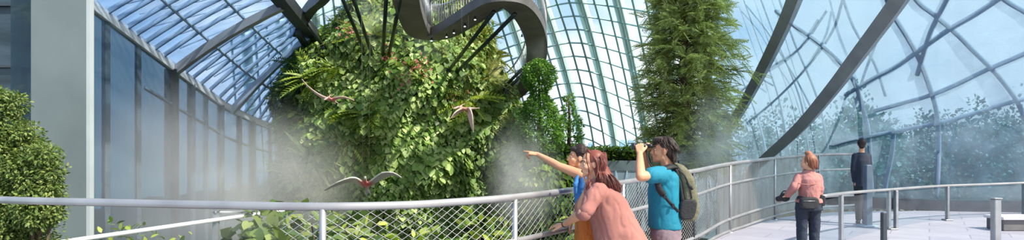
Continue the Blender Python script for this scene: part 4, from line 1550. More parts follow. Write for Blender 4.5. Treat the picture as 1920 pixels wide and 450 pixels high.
def face_parts(parent, c, f, u=UP, k=1.0, mats=('eye', 'iris', 'lips', 'hair_black')):
    """Eyes, brows and lips as pieces of the body."""
    f = vnorm(f); r = vnorm(f.cross(Vector(u))); u = vnorm(r.cross(f))
    q = lambda a, b, d: Vector(c) + (f * a + r * b + u * d) * k
    ax = (f, r, u)
    for s in (-1, 1):
        mb = MB(); mb.ellipsoid(q(.077, s * .033, .002), (.009 * k, .012 * k, .0058 * k), ax, 12, 8); mb.build('eye', M[mats[0]], parent)
        mb = MB(); mb.ellipsoid(q(.0838, s * .034, .002), (.003 * k, .0068 * k, .0056 * k), ax, 10, 6); mb.build('iris', M[mats[1]], parent)
        mb = MB(); mb.chain([q(.092, s * .014, .026), q(.087, s * .034, .032), q(.070, s * .052, .026)], [.004 * k, .0045 * k, .003 * k], 6); mb.build('eyebrow', M[mats[3]], parent)
    mb = MB()
    mb.ellipsoid(q(.0945, 0, -.0595), (.008 * k, .020 * k, .0055 * k), ax, 12, 8)
    mb.ellipsoid(q(.0915, 0, -.0705), (.0085 * k, .018 * k, .0065 * k), ax, 12, 8)
    mb.build('lips', M[mats[2]], parent)


def hand(mb, wrist, d, n, thumb, curls, tcurl=0.6, spread=0.1, k=1.0):
    """Palm, four unequal fingers with bends and a thumb off the side. d = along the hand, n = back of the hand, thumb = +1/-1 side of d x n."""
    wrist = Vector(wrist); d = vnorm(d); n = vnorm(Vector(n) - d * Vector(n).dot(d)); l = d.cross(n) * thumb
    offs = (.030, .010, -.011, -.030)
    lens = (.072, .080, .074, .058)
    for i in range(4):
        kn = wrist + (d * (.086 - .004 * abs(i - 1)) + l * offs[i]) * k
        mb.capsule(wrist + l * offs[i] * .55 * k + d * .008 * k, kn, .0135 * k, .0115 * k, 10)
        dd = vnorm(d + l * offs[i] * spread * 30 * .1)
        p, a = kn, 0.0
        for seg, fr in enumerate((.46, .31, .23)):
            a += curls[i] * (0.9, 1.0, .7)[seg]
            q = p + (dd * math.cos(a) - n * math.sin(a)) * lens[i] * fr * k
            r0 = (.0098, .0088, .0078)[seg] * k
            mb.capsule(p, q, r0, r0 * .9, 10)
            p = q
    b = wrist + (d * .022 + l * .024) * k
    t1 = b + (d * .030 + l * .026 - n * .010) * k
    t2 = t1 + (d * .030 * math.cos(tcurl * .5) + l * .012 - n * .026 * math.sin(tcurl)) * k
    t3 = t2 + (d * .024 * math.cos(tcurl) - l * .004 - n * .020 * math.sin(tcurl)) * k
    mb.chain([b, t1, t2, t3], [.016 * k, .0125 * k, .0105 * k, .0085 * k], 10)


def sil(rows, yc, lat, n=28):
    """Body rings from rows (row, left col, right col, sideways half width): each is an ellipse at its own height and distance."""
    rings = []
    for row in rows:
        py, x0, x1 = row[:3]
        Yc = row[4] if len(row) > 4 else yc
        hw = row[3] if len(row) > 3 else lat
        c = P((x0 + x1) / 2, py, Yc); hx = (x1 - x0) / 2 / F * Yc
        ring = []
        for k in range(n):
            a = 2 * math.pi * k / n
            ca, sa = math.cos(a), math.sin(a)
            e = 0.86
            ring.append(c + Vector((hx * math.copysign(abs(ca) ** e, ca), hw * math.copysign(abs(sa) ** e, sa), 0)))
        rings.append(ring)
    return rings


def folds(ob, amp, freq, seed=0.0, stretch=(1, 1, 1)):
    """Creases in cloth: push vertices along their normals by ridged noise, wide folds and sharper creases."""
    from mathutils import noise
    me = ob.data
    nrm = [v.normal.copy() for v in me.vertices]
    for v, nn in zip(me.vertices, nrm):
        p = v.co
        q = Vector((p.x * stretch[0], p.y * stretch[1], p.z * stretch[2])) * freq + Vector((seed, seed, seed))
        w = (1 - abs(noise.noise(q)) * 2.2)
        q2 = Vector((q.x + q.z * .8, q.y, q.z - q.x * .5)) * 2.1 + Vector((3.1, 1.7, seed))
        w2 = max(0, 1 - abs(noise.noise(q2)) * 4.0)
        v.co = p + nn * amp * (w * .6 - w2 * .55)


def locks(mb, roots, tips, mids, r=.007, n=5):
    for a, m_, c in zip(roots, mids, tips):
        pts = catmull([a, m_, c], 4)
        k = len(pts)
        mb.tube(pts, [r * (.6 + .6 * math.sin(math.pi * min(1, .15 + .85 * i / (k - 1)))) for i in range(k)], n)


def shoe(mb, ankle, d, k=1.0):
    a = Vector((ankle[0], ankle[1], 0)); d = vnorm(d)
    s = Vector((-d.y, d.x, 0))
    mb.ellipsoid(a + d * .09 * k + UP * .036, (.135 * k, .046 * k, .036), (d, s, UP), 18, 10)
    mb.ellipsoid(a - d * .01 * k + UP * .05, (.065 * k, .042 * k, .05), (d, s, UP), 16, 10)


# --- the man with binoculars ------------------------------------------------------------------
Ym = 5.7
man = thing('person', 'person in a teal t-shirt lifting black binoculars to the eyes, backpack on', 'person', (P(1247, 0, Ym).x, Ym, 0))
fm = Vector((-1, .06, .04))
hc = P(1242.5, 281.5, Ym)
el_n, wr_n = P(1201, 331, 5.40), P(1199.5, 288, 5.58)
el_f, wr_f = P(1212, 330, 5.98), P(1208, 288, 5.80)
sh_n, sh_f = P(1243, 327, 5.52), P(1241, 327, 5.88)
mb = MB()
head(mb, hc, fm)
mb.chain([hc + Vector((.018, 0, -.07)), P(1251, 309, Ym), P(1250, 322, Ym)], [.055, .056, .065])
for s, e, w_ in ((sh_n, el_n, wr_n), (sh_f, el_f, wr_f)):
    mb.chain([s, s.lerp(e, .5), e], [.058, .048, .042]); mb.chain([e, e.lerp(w_, .35), w_], [.042, .043, .027])
mb.loft(sil([(318, 1238, 1262, .10), (330, 1226, 1268, .16), (360, 1224, 1264, .15), (400, 1226, 1266, .14), (432, 1226, 1272, .15)], Ym, .15))
for yy in (5.60, 5.82):
    mb.chain([P(1248, 430, yy), P(1246, 530, yy), Vector((P(1250, 0, Ym).x, yy, .1))], [.085, .06, .045])
# both hands closed on the barrels
hand(mb, wr_n, Vector((.06, .45, .90)), Vector((-.25, -.9, .3)), 1, (.75, .8, .8, .85), .8)
hand(mb, wr_f, Vector((-.02, -.35, .93)), Vector((-.2, .9, .3)), -1, (.75, .8, .8, .85), .8)
bm_ = mb.build('body', M['skin_tan'], man, remesh=.0055, smooth_it=3)
face_parts(bm_, hc, fm)
mb = MB()
mb.loft(sil([(317, 1240, 1262, .085), (322, 1232, 1267, .15), (330, 1223, 1270, .195), (345, 1219, 1270, .205), (362, 1217, 1270, .20), (380, 1217, 1271, .19), (400, 1217, 1273, .185), (418, 1217.5, 1275, .19), (427, 1218, 1277, .19)], Ym, .19))
sl_n = P(1221, 329, 5.46); sl_f = P(1224, 329, 5.93)
mb.chain([sh_n + Vector((.01, .03, -.01)), sh_n.lerp(sl_n, .5), sl_n], [.088, .078, .072]); mb.chain([sh_f + Vector((.01, -.03, -.01)), sl_f], [.088, .072])
st = mb.build('t_shirt', M['teal'], man, remesh=.010, smooth_it=3)
folds(st, .008, 6, 1.0, (1, 1, .45))
mb = MB()
mb.loft(sil([(408, 1222, 1272, .17), (428, 1221, 1275, .18), (448, 1221, 1275, .185)], Ym, .18))
for yy in (5.60, 5.81):
    mb.chain([P(1248, 446, yy), P(1246, 535, yy), Vector((P(1250, 0, Ym).x, yy, .13))], [.122, .085, .065])
t_ = mb.build('trousers', M['greige'], man, remesh=.012, smooth_it=3); folds(t_, .008, 9, 4.0)
for yy in (5.60, 5.81):
    mb = MB(); shoe(mb, (P(1250, 0, Ym).x, yy), (-1, 0, 0)); mb.build('shoe', M['shoe'], man, remesh=.008, smooth_it=2)
mb = MB()
q = lambda a, b, c: hc + Vector((-a, b, c))
mb.ellipsoid(q(-.030, 0, .046), (.098, .088, .085)); mb.ellipsoid(q(-.060, 0, -.02), (.058, .078, .085)); mb.ellipsoid(q(.030, 0, .092), (.06, .066, .036))
mb.capsule(q(-.085, -.03, -.08), q(-.075, .03, -.08), .032, .032)
hb = mb.build('hair', M['hair_black'], man, remesh=.009, smooth_it=2)
g = np.random.default_rng(31)
mb = MB(); A, B_, C_ = [], [], []
for i in range(420):
    a = g.uniform(0, 2 * math.pi); e = g.uniform(.1, 1.4)
    d = Vector((math.cos(a) * math.cos(e), math.sin(a) * math.cos(e), math.sin(e)))
    p0 = q(-.02, 0, .045) + Vector((d.x * .095, d.y * .084, d.z * .082))
    back = max(0, d.x)
    fall = Vector((.012 + .03 * (d.x > 0), d.y * .03, -.05 - .06 * back))
    if d.x < -.35 and d.z < .75:
        fall = Vector((-.004, d.y * .04, -.012))
    A.append(p0 + UP * .006); B_.append(p0 + fall * .5 + d * .016); C_.append(p0 + fall + d * .006 + Vector(g.normal(size=3) * .006))
for i in range(160):
    a = g.uniform(-1.3, 1.3)
    p0 = q(-.05, 0, -.03) + Vector((math.cos(a) * .06, math.sin(a) * .085, g.uniform(-.02, .05)))
    A.append(p0); B_.append(p0 + Vector((.014, 0, -.045))); C_.append(p0 + Vector((.002 + g.normal() * .008, 0, -.062 - .02 * g.random())))
locks(mb, A, C_, B_, .0032)
mb.build('hair_locks', M['hair_black'], hb)

# binoculars, held to the eyes
bc = P(1206, 274.5, Ym)
bn = thing('binoculars', 'black binoculars held up by the person in teal', 'binoculars', bc)
mb = MB()
for s in (-.034, .034):
    o = bc + Vector((0, s, 0))
    mb.tube([o + Vector((-.095, 0, 0)), o + Vector((-.055, 0, 0)), o + Vector((-.045, 0, 0)), o + Vector((.0, 0, .004)), o + Vector((.035, 0, .004))], [.031, .030, .026, .026, .020], 16)
mb.build('barrels', M['black'], bn)
for s in (-.034, .034):
    o = bc + Vector((0, s, 0))
    mb = MB(); mb.tube([o + Vector((.03, 0, .004)), o + Vector((.06, 0, .004)), o + Vector((.075, 0, .004))], [.019, .018, .021], 14); mb.build('eyepiece', M['black'], bn)
    mb = MB(); mb.tube([o + Vector((-.100, 0, 0)), o + Vector((-.088, 0, 0))], [.033, .033], 16); mb.build('objective_ring', M['dark_steel'], bn)
    mb = MB(); mb.ellipsoid(o + Vector((-.100, 0, 0)), (.003, .027, .027)); mb.build('lens', M['lens'], bn)
mb = MB(); mb.box(bc + Vector((-.02, 0, .008)), (.05, .04, .014)); mb.tube([bc + Vector((-.01, 0, .02)), bc + Vector((.03, 0, .02))], .012, 12); mb.build('bridge', M['black'], bn)
mb = MB()
mb.tube(catmull([bc + Vector((.02, -.06, .0)), P(1214, 293, 5.63), P(1220, 309, 5.56), P(1236, 318, 5.56), P(1252, 315, 5.62)], 6), .006, 6)
mb.tube(catmull([bc + Vector((.02, .06, .0)), P(1217, 296, 5.80), P(1222, 310, 5.84), P(1238, 318, 5.84), P(1253, 315, 5.78)], 6), .006, 6)
mb.build('neck_strap', M['black_cloth'], bn)

# backpack on his back
bp = thing('backpack', 'olive and black backpack on the back of the person in teal', 'backpack', P(1285, 410, Ym))


def rrect(c, hx, hy, tilt=0.0, n=24):
    out = []
    for k in range(n):
        a = 2 * math.pi * k / n
        ca, sa = math.cos(a), math.sin(a)
        x, y = hx * math.copysign(abs(ca) ** .55, ca), hy * math.copysign(abs(sa) ** .55, sa)
        out.append(c + Vector((x, y, x * tilt)))
    return out


BPR = [(306, 1262, 1271, .07), (309, 1260, 1280, .11), (318, 1261.5, 1289, .135), (332, 1266, 1297, .145), (350, 1271, 1301, .15), (370, 1274, 1305, .15), (388, 1275, 1306, .15), (402, 1273, 1303, .145), (409, 1273, 1299, .135), (413, 1275, 1293, .11)]
mb = MB()
mb.loft([rrect(P((a + b_) / 2, y, Ym), (b_ - a) / 2 / F * Ym, h, -.25) for y, a, b_, h in BPR])
o = mb.build('main_bag', M['olive'], bp, remesh=.010, smooth_it=2); folds(o, .006, 9, 2.0)
mb = MB()
mb.loft([rrect(P(x, y, Ym), .022, h) for y, x, h in ((308, 1262, .08), (318, 1262, .13), (340, 1268, .14), (365, 1272, .14), (392, 1274, .14), (404, 1274, .12))])
mb.build('back_panel', M['black_cloth'], bp, remesh=.009, smooth_it=2)
mb = MB()
mb.loft([rrect(P(x, y, 5.565), hx, .035) for y, x, hx in ((374, 1291, .055), (380, 1290.5, .078), (394, 1288.5, .080), (405, 1287, .072), (411, 1287, .05))])
mb.build('side_pocket', M['black_cloth'], bp, remesh=.008, smooth_it=2)
mb = MB()
mb.tube(catmull([P(1270, 316, 5.55), P(1284, 330, 5.548), P(1293, 352, 5.545), P(1297, 372, 5.55)], 6), .006, 6)
mb.tube(catmull([P(1283, 312, 5.60), P(1298, 335, 5.60), P(1307, 366, 5.60), P(1309, 392, 5.60)], 6), .006, 6)
mb.build('zip_line', M['black'], bp)
for k in (-1, 1):
    yy = Ym + k * .165
    mb = MB()
    mb.rect(catmull([P(1266, 312, Ym + k * .10), P(1256, 312.5, yy), P(1243, 319, yy + k * .03), P(1234, 334, yy + k * .05), P(1235, 352, yy + k * .055), P(1244, 366, yy + k * .05)], 6), .055, .016, up=lambda p: p - P(1250, 350, Ym))
    mb.rect(catmull([P(1244, 366, yy + k * .05), P(1256, 380, yy + k * .045), P(1272, 397, yy + k * .0)], 6), .026, .008, up=lambda p: p - P(1250, 350, Ym))
    mb.build('shoulder_strap', M['black_cloth'], bp)
    mb = MB(); mb.bevel_box(P(1247, 369, yy + k * .058), (.03, .016, .03), .003); mb.build('buckle', M['black'], bp, smooth=False)
    mb = MB(); mb.bevel_box(P(1262, 386, yy + k * .05), (.022, .014, .04), .003); mb.build('buckle', M['black'], bp, smooth=False)
mb = MB(); mb.rect([P(1288, 342, 5.548), P(1296, 352, 5.545), P(1303, 362, 5.57)], .02, .01, up=(0, -1, 0)); mb.box(P(1294, 350, 5.54), (.03, .014, .022)); mb.build('side_strap', M['black_cloth'], bp)
mb = MB(); mb.tube(catmull([P(1263, 308, 5.66), P(1268, 301, 5.68), P(1272, 301, 5.72), P(1272, 307, 5.74)], 5), .008, 6); mb.build('haul_loop', M['black_cloth'], bp)

# --- the woman with long auburn hair ----------------------------------------------------------
Yr = 5.42
rw = thing('person', 'person with long auburn hair in a dusty rose shirt leaning on the railing', 'person', (P(1165, 0, Yr).x, Yr, 0))
fr = Vector((-.93, -.12, -.06))
hr_ = P(1109, 306.5, Yr)
mb = MB()
head(mb, hr_, fr, Vector((-.06, 0, 1)), .98)
mb.chain([hr_ + Vector((.03, .0, -.08)), P(1117, 340, Yr), P(1120, 352, Yr)], [.052, .053, .06])
sh_n, sh_f = P(1122, 357, 5.22), P(1114, 355, 5.58)
el_n, wr_n = P(1092, 399, 5.14), P(1057, 421.5, 5.62)
el_f, wr_f = P(1088, 391, 5.58), P(1102, 351, 5.46)
mb.chain([sh_n.lerp(el_n, .3), el_n], [.04, .042]); mb.chain([el_n, el_n.lerp(wr_n, .35), wr_n], [.040, .041, .025])
mb.chain([sh_f, el_f], [.05, .042]); mb.chain([el_f, el_f.lerp(wr_f, .35), wr_f], [.040, .040, .025])
mb.loft(sil([(345, 1108, 1130, .08), (360, 1108, 1148, .12), (400, 1118, 1170, .15), (450, 1140, 1190, .16), (500, 1150, 1195, .17)], Yr, .15))
for yy in (5.32, 5.52):
    mb.chain([P(1172, 490, yy), P(1160, 560, yy), Vector((P(1172, 0, Yr).x, yy, .09))], [.085, .06, .045])
hand(mb, wr_n, Vector((-.80, .50, -.12)), Vector((-.1, -.3, .95)), -1, (.25, .28, .3, .35), .5)
hand(mb, wr_f, Vector((.12, .0, .95)), Vector((.9, .25, 0)), 1, (.55, .6, .65, .7), .5)
br_ = mb.build('body', M['skin'], rw, remesh=.0055, smooth_it=3)
face_parts(br_, hr_, fr, Vector((-.06, 0, 1)), .98)
mb = MB()
mb.loft(sil([(341, 1108, 1128, .09), (349, 1098, 1142, .18), (360, 1096, 1160, .215), (375, 1098, 1173, .215), (392, 1101, 1181, .21), (410, 1107, 1191, .21), (430, 1111, 1202, .215), (450, 1114, 1213, .22), (480, 1120, 1224, .225), (512, 1126, 1230, .225)], Yr, .2))
mb.chain([P(1122, 358, 5.25), P(1108, 378, 5.19), P(1100, 394, 5.14), P(1093, 399, 5.16)], [.082, .074, .060, .054])
mb.chain([P(1112, 358, 5.58), P(1090, 388, 5.60)], [.078, .064])
mb.capsule(P(1104, 347, 5.36), P(1130, 344, 5.46), .035, .04)
st = mb.build('shirt', M['mauve'], rw, remesh=.011, smooth_it=3)
folds(st, .013, 6, 3.0, (1, 1, .4))
mb = MB()
ring = [P(1117, 341.5, 5.42) + Vector((.075 * math.cos(a), .085 * math.sin(a), -.025 * math.cos(a))) for a in np.linspace(-2.4, 2.4, 20)]
mb.rect(ring, .014, .05); mb.build('collar', M['mauve'], st, remesh=.007, smooth_it=1)
mb = MB()
mb.chain([P(1096, 402, 5.14), P(1090, 401, 5.18)], [.058, .054]); mb.build('rolled_cuff', M['mauve'], st, remesh=.008, smooth_it=2)
mb = MB()
mb.loft(sil([(470, 1145, 1200, .17), (500, 1148, 1204, .18)], Yr, .18))
for yy in (5.32, 5.52):
    mb.chain([P(1174, 500, yy), P(1164, 560, yy), Vector((P(1172, 0, Yr).x, yy, .12))], [.115, .08, .06])
mb.build('trousers', M['black_cloth'], rw, remesh=.013, smooth_it=3)
for yy in (5.32, 5.52):
    mb = MB(); shoe(mb, (P(1172, 0, Yr).x, yy), (-1, 0, 0), .92); mb.build('shoe', M['shoe'], rw, remesh=.008, smooth_it=2)
mb = MB()
q = lambda a, b, c: hr_ + Vector((-a, b, c))
mb.ellipsoid(q(-.030, 0, .036), (.094, .084, .088)); mb.ellipsoid(q(-.070, 0, -.05), (.056, .080, .10))
mb.chain([q(-.08, -.01, -.06), P(1135, 334, 5.36), P(1146, 352, 5.33)], [.074, .070, .045])
mb.chain([q(-.07, .03, -.06), P(1128, 338, 5.42), P(1138, 352, 5.40)], [.07, .065, .04])
hb = mb.build('hair', M['hair_red'], rw, remesh=.010, smooth_it=2)
g = np.random.default_rng(33)
mb = MB()
for i in range(900):
    # from the parting at the crown, over the skull and down the back
    s = g.uniform(-1, 1); b_ = g.random()
    top = q(.045 - .10 * b_, s * .012, .124 - .016 * b_)
    side = q(-.018 - .085 * b_, s * .093, .040 - .02 * b_)
    low = q(-.040 - .088 * b_, s * (.100 - .02 * b_), -.065)
    e = P(1120 + 45 * b_ + g.normal() * 2.5, 349 + 14 * b_ - 7 * g.random() ** 2 * 2 - 4 * abs(s), 5.35 + s * .095)
    mid = low.lerp(e, .5) + Vector((.016 * b_, s * .012, .006))
    pts = catmull([top, side, low, mid, e], 4)
    k = len(pts); r0 = .0044 * g.uniform(.7, 1.2)
    mb.tube(pts, [r0 * (1.0 if j < k * .75 else 1 - (j - k * .75) / (k * .3)) for j in range(k)], 4)
for i in range(380):   # shorter layers from behind the ear round the back of the head
    s = g.uniform(-1, .6); b_ = g.random()
    d = Vector((.35 + .65 * b_, s, .25 - .5 * g.random())).normalized()
    p0 = q(-.030, 0, .036) + Vector((d.x * .104, d.y * .096, d.z * .098 + .02))
    p1 = q(-.060 - .055 * b_, s * .10, -.06)
    p2 = p1 + Vector((.05 + .04 * b_, s * .02, -.10 - .05 * g.random()))
    mb.tube(catmull([p0, p0.lerp(p1, .5) + Vector((.012, s * .01, 0)), p1, p2], 4), .0036, 4)
for i in range(12):   # the lock hanging in front of the ear
    s = -1
    pts = catmull([q(.045, s * .03, .115), q(.055, s * .078, .045), q(.038, s * .082, -.03), q(.028 + g.normal() * .006, s * .085, -.10), P(1101 + g.normal() * 2, 352 + g.normal() * 4, 5.28)], 4)
    mb.tube(pts, [.006 * (1 - .6 * j / len(pts)) for j in range(len(pts))], 5)
mb.build('hair_locks', M['hair_red'], hb)
mb = MB()
wp = wr_n.lerp(el_n, .06); wd = vnorm(el_n - wr_n)
mb.tube([wp - wd * .011, wp + wd * .011], .0295, 16); wb = mb.build('wrist_watch', M['black'], rw)
mb = MB()
mb.tube([wp + Vector((-.004, -.012, .026)), wp + Vector((-.005, -.015, .034))], .017, 14); mb.build('watch_face', M['steel'], wb)

# --- the woman pointing -----------------------------------------------------------------------
Yp = 5.86
pw = thing('person', 'person in a blue sleeveless top and orange skirt pointing at the mountain', 'person', (P(1098, 0, Yp).x, Yp, 0))
fp = Vector((-1, -.10, .06))
hp = P(1084, 295, Yp)
sh_n, el_n, wr_n = P(1087, 327, 5.74), P(1048, 311.5, 5.84), P(1008, 289.5, 6.05)
mb = MB()
head(mb, hp, fp, UP, .93)
mb.chain([hp + Vector((.02, 0, -.07)), P(1089, 316, Yp), P(1092, 328, Yp)], [.048, .048, .055])
mb.chain([sh_n, sh_n.lerp(el_n, .5), el_n], [.050, .045, .037]); mb.chain([el_n, el_n.lerp(wr_n, .3), wr_n], [.037, .038, .023])
sh_f = P(1090, 326, 6.0)
mb.chain([sh_f, P(1090, 372, 6.05), P(1076, 412, 5.98)], [.048, .038, .025])
mb.loft(sil([(322, 1084, 1106, .10), (332, 1080, 1110, .15), (360, 1081, 1110, .14), (400, 1084, 1112, .13), (440, 1083, 1116, .16)], Yp, .15))
for yy in (5.78, 5.94):
    mb.chain([P(1099, 440, yy), P(1097, 530, yy), Vector((P(1100, 0, Yp).x, yy, .08))], [.08, .055, .042])
hand(mb, wr_n, Vector((-.93, .25, .16)), Vector((.12, -.35, .93)), 1, (.04, .95, 1.1, 1.15), .9)
hand(mb, P(1076, 412, 5.98), Vector((-.5, .1, -.8)), Vector((-.6, 0, .5)), 1, (.5, .5, .55, .6), .5)
b3 = mb.build('body', M['skin_tan'], pw, remesh=.005, smooth_it=3)
face_parts(b3, hp, fp, UP, .93)
mb = MB()
mb.loft(sil([(321, 1085, 1104, .085), (326, 1080, 1110, .165), (336, 1077, 1114, .175), (350, 1076, 1114, .175), (366, 1076.5, 1114, .165), (385, 1078, 1114, .155), (412, 1080, 1115, .165)], Yp, .16))
st = mb.build('blouse', M['blue'], pw, remesh=.009, smooth_it=3); folds(st, .007, 9, 5.0, (1, 1, .4))
mb = MB()
mb.chain([P(1083, 331, 5.70), P(1079, 346, 5.68), P(1079, 362, 5.69)], [.016, .022, .012]); r_ = mb.build('ruffle', M['blue'], st, remesh=.008, smooth_it=2); folds(r_, .006, 16, 6.0)
mb = MB()
mb.loft(sil([(404, 1080, 1116, .165), (430, 1079, 1117, .18), (470, 1076, 1119, .20), (520, 1073, 1122, .22), (560, 1071, 1124, .23)], Yp, .2))
sk = mb.build('skirt', M['orange'], pw, remesh=.011, smooth_it=2); folds(sk, .016, 9, 7.0, (1, 1, .12))
for yy in (5.78, 5.94):
    mb = MB(); shoe(mb, (P(1100, 0, Yp).x, yy), (-1, 0, 0), .9); mb.build('shoe', M['shoe'], pw, remesh=.008, smooth_it=2)
mb = MB()
q = lambda a, b, c: hp + Vector((-a, b, c))
mb.ellipsoid(q(-.028, 0, .038), (.088, .082, .084)); mb.ellipsoid(q(-.06, 0, -.02), (.05, .072, .075)); mb.ellipsoid(q(-.112, 0, .022), (.044, .05, .046))
mb.ellipsoid(q(.03, 0, .078), (.048, .06, .03))
hb = mb.build('hair', M['hair_black'], pw, remesh=.009, smooth_it=2)
g = np.random.default_rng(35)
mb = MB()
for i in range(110):
    a = g.uniform(-1.6, 1.6)
    p0 = q(.072 - .03 * abs(a), math.sin(a) * .066, .072 - .03 * abs(a) + .012)
    p1 = q(-.03, math.sin(a) * .088, .045 + .085 * math.cos(a))
    p2 = q(-.105, math.sin(a) * .035, .02 + .03 * math.cos(a))
    mb.tube(catmull([p0, p1, p2], 4), .0055, 5)
for i in range(40):
    a = g.uniform(0, 6.28)
    c = q(-.115, 0, .022)
    mb.tube(catmull([c + Vector((.01, math.cos(a) * .046, math.sin(a) * .042)), c + Vector((.036, math.cos(a + .5) * .042, math.sin(a + .5) * .038)), c + Vector((.05, math.cos(a + 1) * .012, math.sin(a + 1) * .012))], 3), .006, 5)
mb.build('hair_locks', M['hair_black'], hb)

# --- the woman by the far railing -------------------------------------------------------------
Yw = 8.6
ww = thing('person', 'person in a peach top and navy trousers standing by the far railing', 'person', (P(1513, 0, Yw).x, Yw, 0))
fw = Vector((-.75, .62, -.12))
hw_ = P(1515, 304, Yw)
mb = MB()
head(mb, hw_, fw, UP, .93)
mb.chain([hw_ + Vector((.01, -.02, -.08)), P(1517, 322, Yw), P(1516, 332, Yw)], [.048, .05, .06])
shl, ell, wrl = P(1499, 332, Yw + .02), P(1488, 352, Yw - .05), P(1474, 367, Yw + .12)
shr, elr, wrr = P(1533, 333, Yw + .0), P(1537, 352, Yw - .05), P(1535, 374, Yw - .02)
for s, e, w_ in ((shl, ell, wrl), (shr, elr, wrr)):
    mb.chain([s, e], [.046, .038]); mb.chain([e, w_], [.038, .025])
mb.loft(sil([(326, 1508, 1524, .07), (336, 1502, 1532, .10), (355, 1503, 1531, .10), (380, 1500, 1533, .11)], Yw, .1))
for px in (1504.5, 1526):
    mb.chain([P(px, 382, Yw), P(px, 432, Yw + .02), Vector((P(px, 0, Yw).x, Yw, .09))], [.075, .055, .042])
hand(mb, wrl, Vector((-.6, .6, -.45)), Vector((-.2, .2, .9)), 1, (.5, .55, .6, .6), .5)
hand(mb, wrr, Vector((.1, .2, -.95)), Vector((.9, -.3, 0)), -1, (.3, .35, .4, .45), .5)
b4 = mb.build('body', M['skin'], ww, remesh=.006, smooth_it=3)
face_parts(b4, hw_, fw, UP, .93, ('eye', 'iris', 'lips', 'hair_ginger'))
mb = MB()
mb.loft(sil([(322, 1508, 1525, .07), (327, 1500, 1532, .10), (336, 1497, 1537, .135), (350, 1499, 1536.5, .14), (366, 1500, 1535, .14), (376, 1499, 1536, .145)], Yw, .13))
mb.chain([shl, P(1489, 351, Yw - .04), P(1478, 364, Yw + .10)], [.066, .062, .052]); mb.chain([shr, P(1537, 352, Yw - .05), P(1536, 370, Yw - .03)], [.064, .056, .042])
st = mb.build('top', M['peach'], ww, remesh=.010, smooth_it=3); folds(st, .008, 8, 8.0, (1, 1, .5))
mb = MB()
mb.tube([P(1516.5, 321.5, Yw) + Vector((.066 * math.cos(a), .066 * math.sin(a), 0)) for a in np.linspace(0, 6.283, 24)], .02, 8); mb.tube([P(1516.5, 325, Yw) + Vector((.072 * math.cos(a), .070 * math.sin(a), 0)) for a in np.linspace(0, 6.283, 24)], .022, 8); mb.build('collar', M['peach'], st, remesh=.008, smooth_it=2)
mb = MB()
mb.loft(sil([(371, 1496, 1538, .16), (374, 1494.5, 1540, .17), (379, 1494, 1540.5, .172), (380, 1496, 1538, .16)], Yw, .15)); mb.build('hem', M['peach'], st, remesh=.007, smooth_it=2)
mb = MB(); mb.capsule(P(1480.5, 361, Yw + .07), P(1478, 364, Yw + .10), .052, .048); mb.build('cuff', M['peach'], st, remesh=.007, smooth_it=1)
mb = MB(); mb.capsule(P(1536.5, 367, Yw - .035), P(1536, 371, Yw - .03), .05, .048); mb.build('cuff', M['peach'], st, remesh=.007, smooth_it=1)
mb = MB(); mb.tube(catmull([P(1495, 343, Yw - .06), P(1503, 345, Yw - .135), P(1517, 346, Yw - .15), P(1530, 345, Yw - .135), P(1538, 343, Yw - .06)], 6), .006, 6); mb.build('yoke_seam', M['mauve'], st)
mb = MB()
mb.loft(sil([(368, 1497, 1537, .14), (382, 1494, 1539, .15), (394, 1493, 1540, .15)], Yw, .15))
for px in (1503.5, 1527):
    mb.chain([P(px, 392, Yw), P(px, 432, Yw + .02), Vector((P(px, 0, Yw).x, Yw, .12))], [.088, .072, .062])
st = mb.build('trousers', M['navy'], ww, remesh=.011, smooth_it=3); folds(st, .008, 9, 9.0)
for px in (1504.5, 1526):
    mb = MB(); shoe(mb, (P(px, 0, Yw).x, Yw), (-.6, .7, 0), .9); mb.build('shoe', M['shoe'], ww, remesh=.008, smooth_it=2)
mb = MB()
mb.ellipsoid(hw_ + Vector((.022, -.022, .030)), (.088, .088, .092)); mb.ellipsoid(hw_ + Vector((.045, -.045, -.03)), (.06, .06, .075)); mb.ellipsoid(hw_ + Vector((-.0, -.01, .125)), (.05, .05, .036))
hb = mb.build('hair', M['hair_ginger'], ww, remesh=.009, smooth_it=2)
g = np.random.default_rng(37)
mb = MB()
for i in range(90):
    a = g.uniform(0, 6.28)
    d = Vector((math.cos(a), math.sin(a), 0))
    p0 = hw_ + Vector((.0, -.01, .118)) + d * .02
    p1 = hw_ + Vector((.022, -.022, .04)) + d * .089
    p2 = hw_ + Vector((.04, -.04, -.06 - .04 * g.random())) + d * .068
    if d.dot(vnorm(fw)) > .25:
        continue
    mb.tube(catmull([p0, p1, p2], 4), .0065, 5)
mb.build('hair_locks', M['hair_ginger'], hb)
wb = thing('waist_bag', 'dark grey waist bag worn by the person in the peach top', 'bag', P(1518, 378, Yw - .15))
mb = MB()
mb.loft([rrect(P(1517, y, Yw - .175), hx, .05) for y, hx in ((370, .08), (373, .125), (380, .135), (388, .12), (391, .08))]); mb.build('pouch', M['black_cloth'], wb, remesh=.009, smooth_it=2)
mb = MB(); mb.loft([rrect(P(1538, y, Yw - .05), hx, .075) for y, hx in ((365, .03), (369, .052), (378, .055), (386, .04))]); mb.build('side_pouch', M['black'], wb, remesh=.009, smooth_it=2)
mb = MB(); mb.tube([P(1517 + 22 * math.cos(a), 373 + 2 * math.sin(a), Yw + .165 * math.sin(a)) for a in np.linspace(0, 6.28, 40)], .013, 6); mb.build('belt', M['black_cloth'], wb)
mb = MB(); mb.tube([P(1507, 377, Yw - .228), P(1528, 377, Yw - .228)], .004, 5); mb.build('zip_line', M['steel_dull'], wb)
cmr = thing('camera_bag', 'black rounded camera pouch held out at the railing in the peach-clad person\'s hand', 'camera', P(1471, 370, Yw + .16))
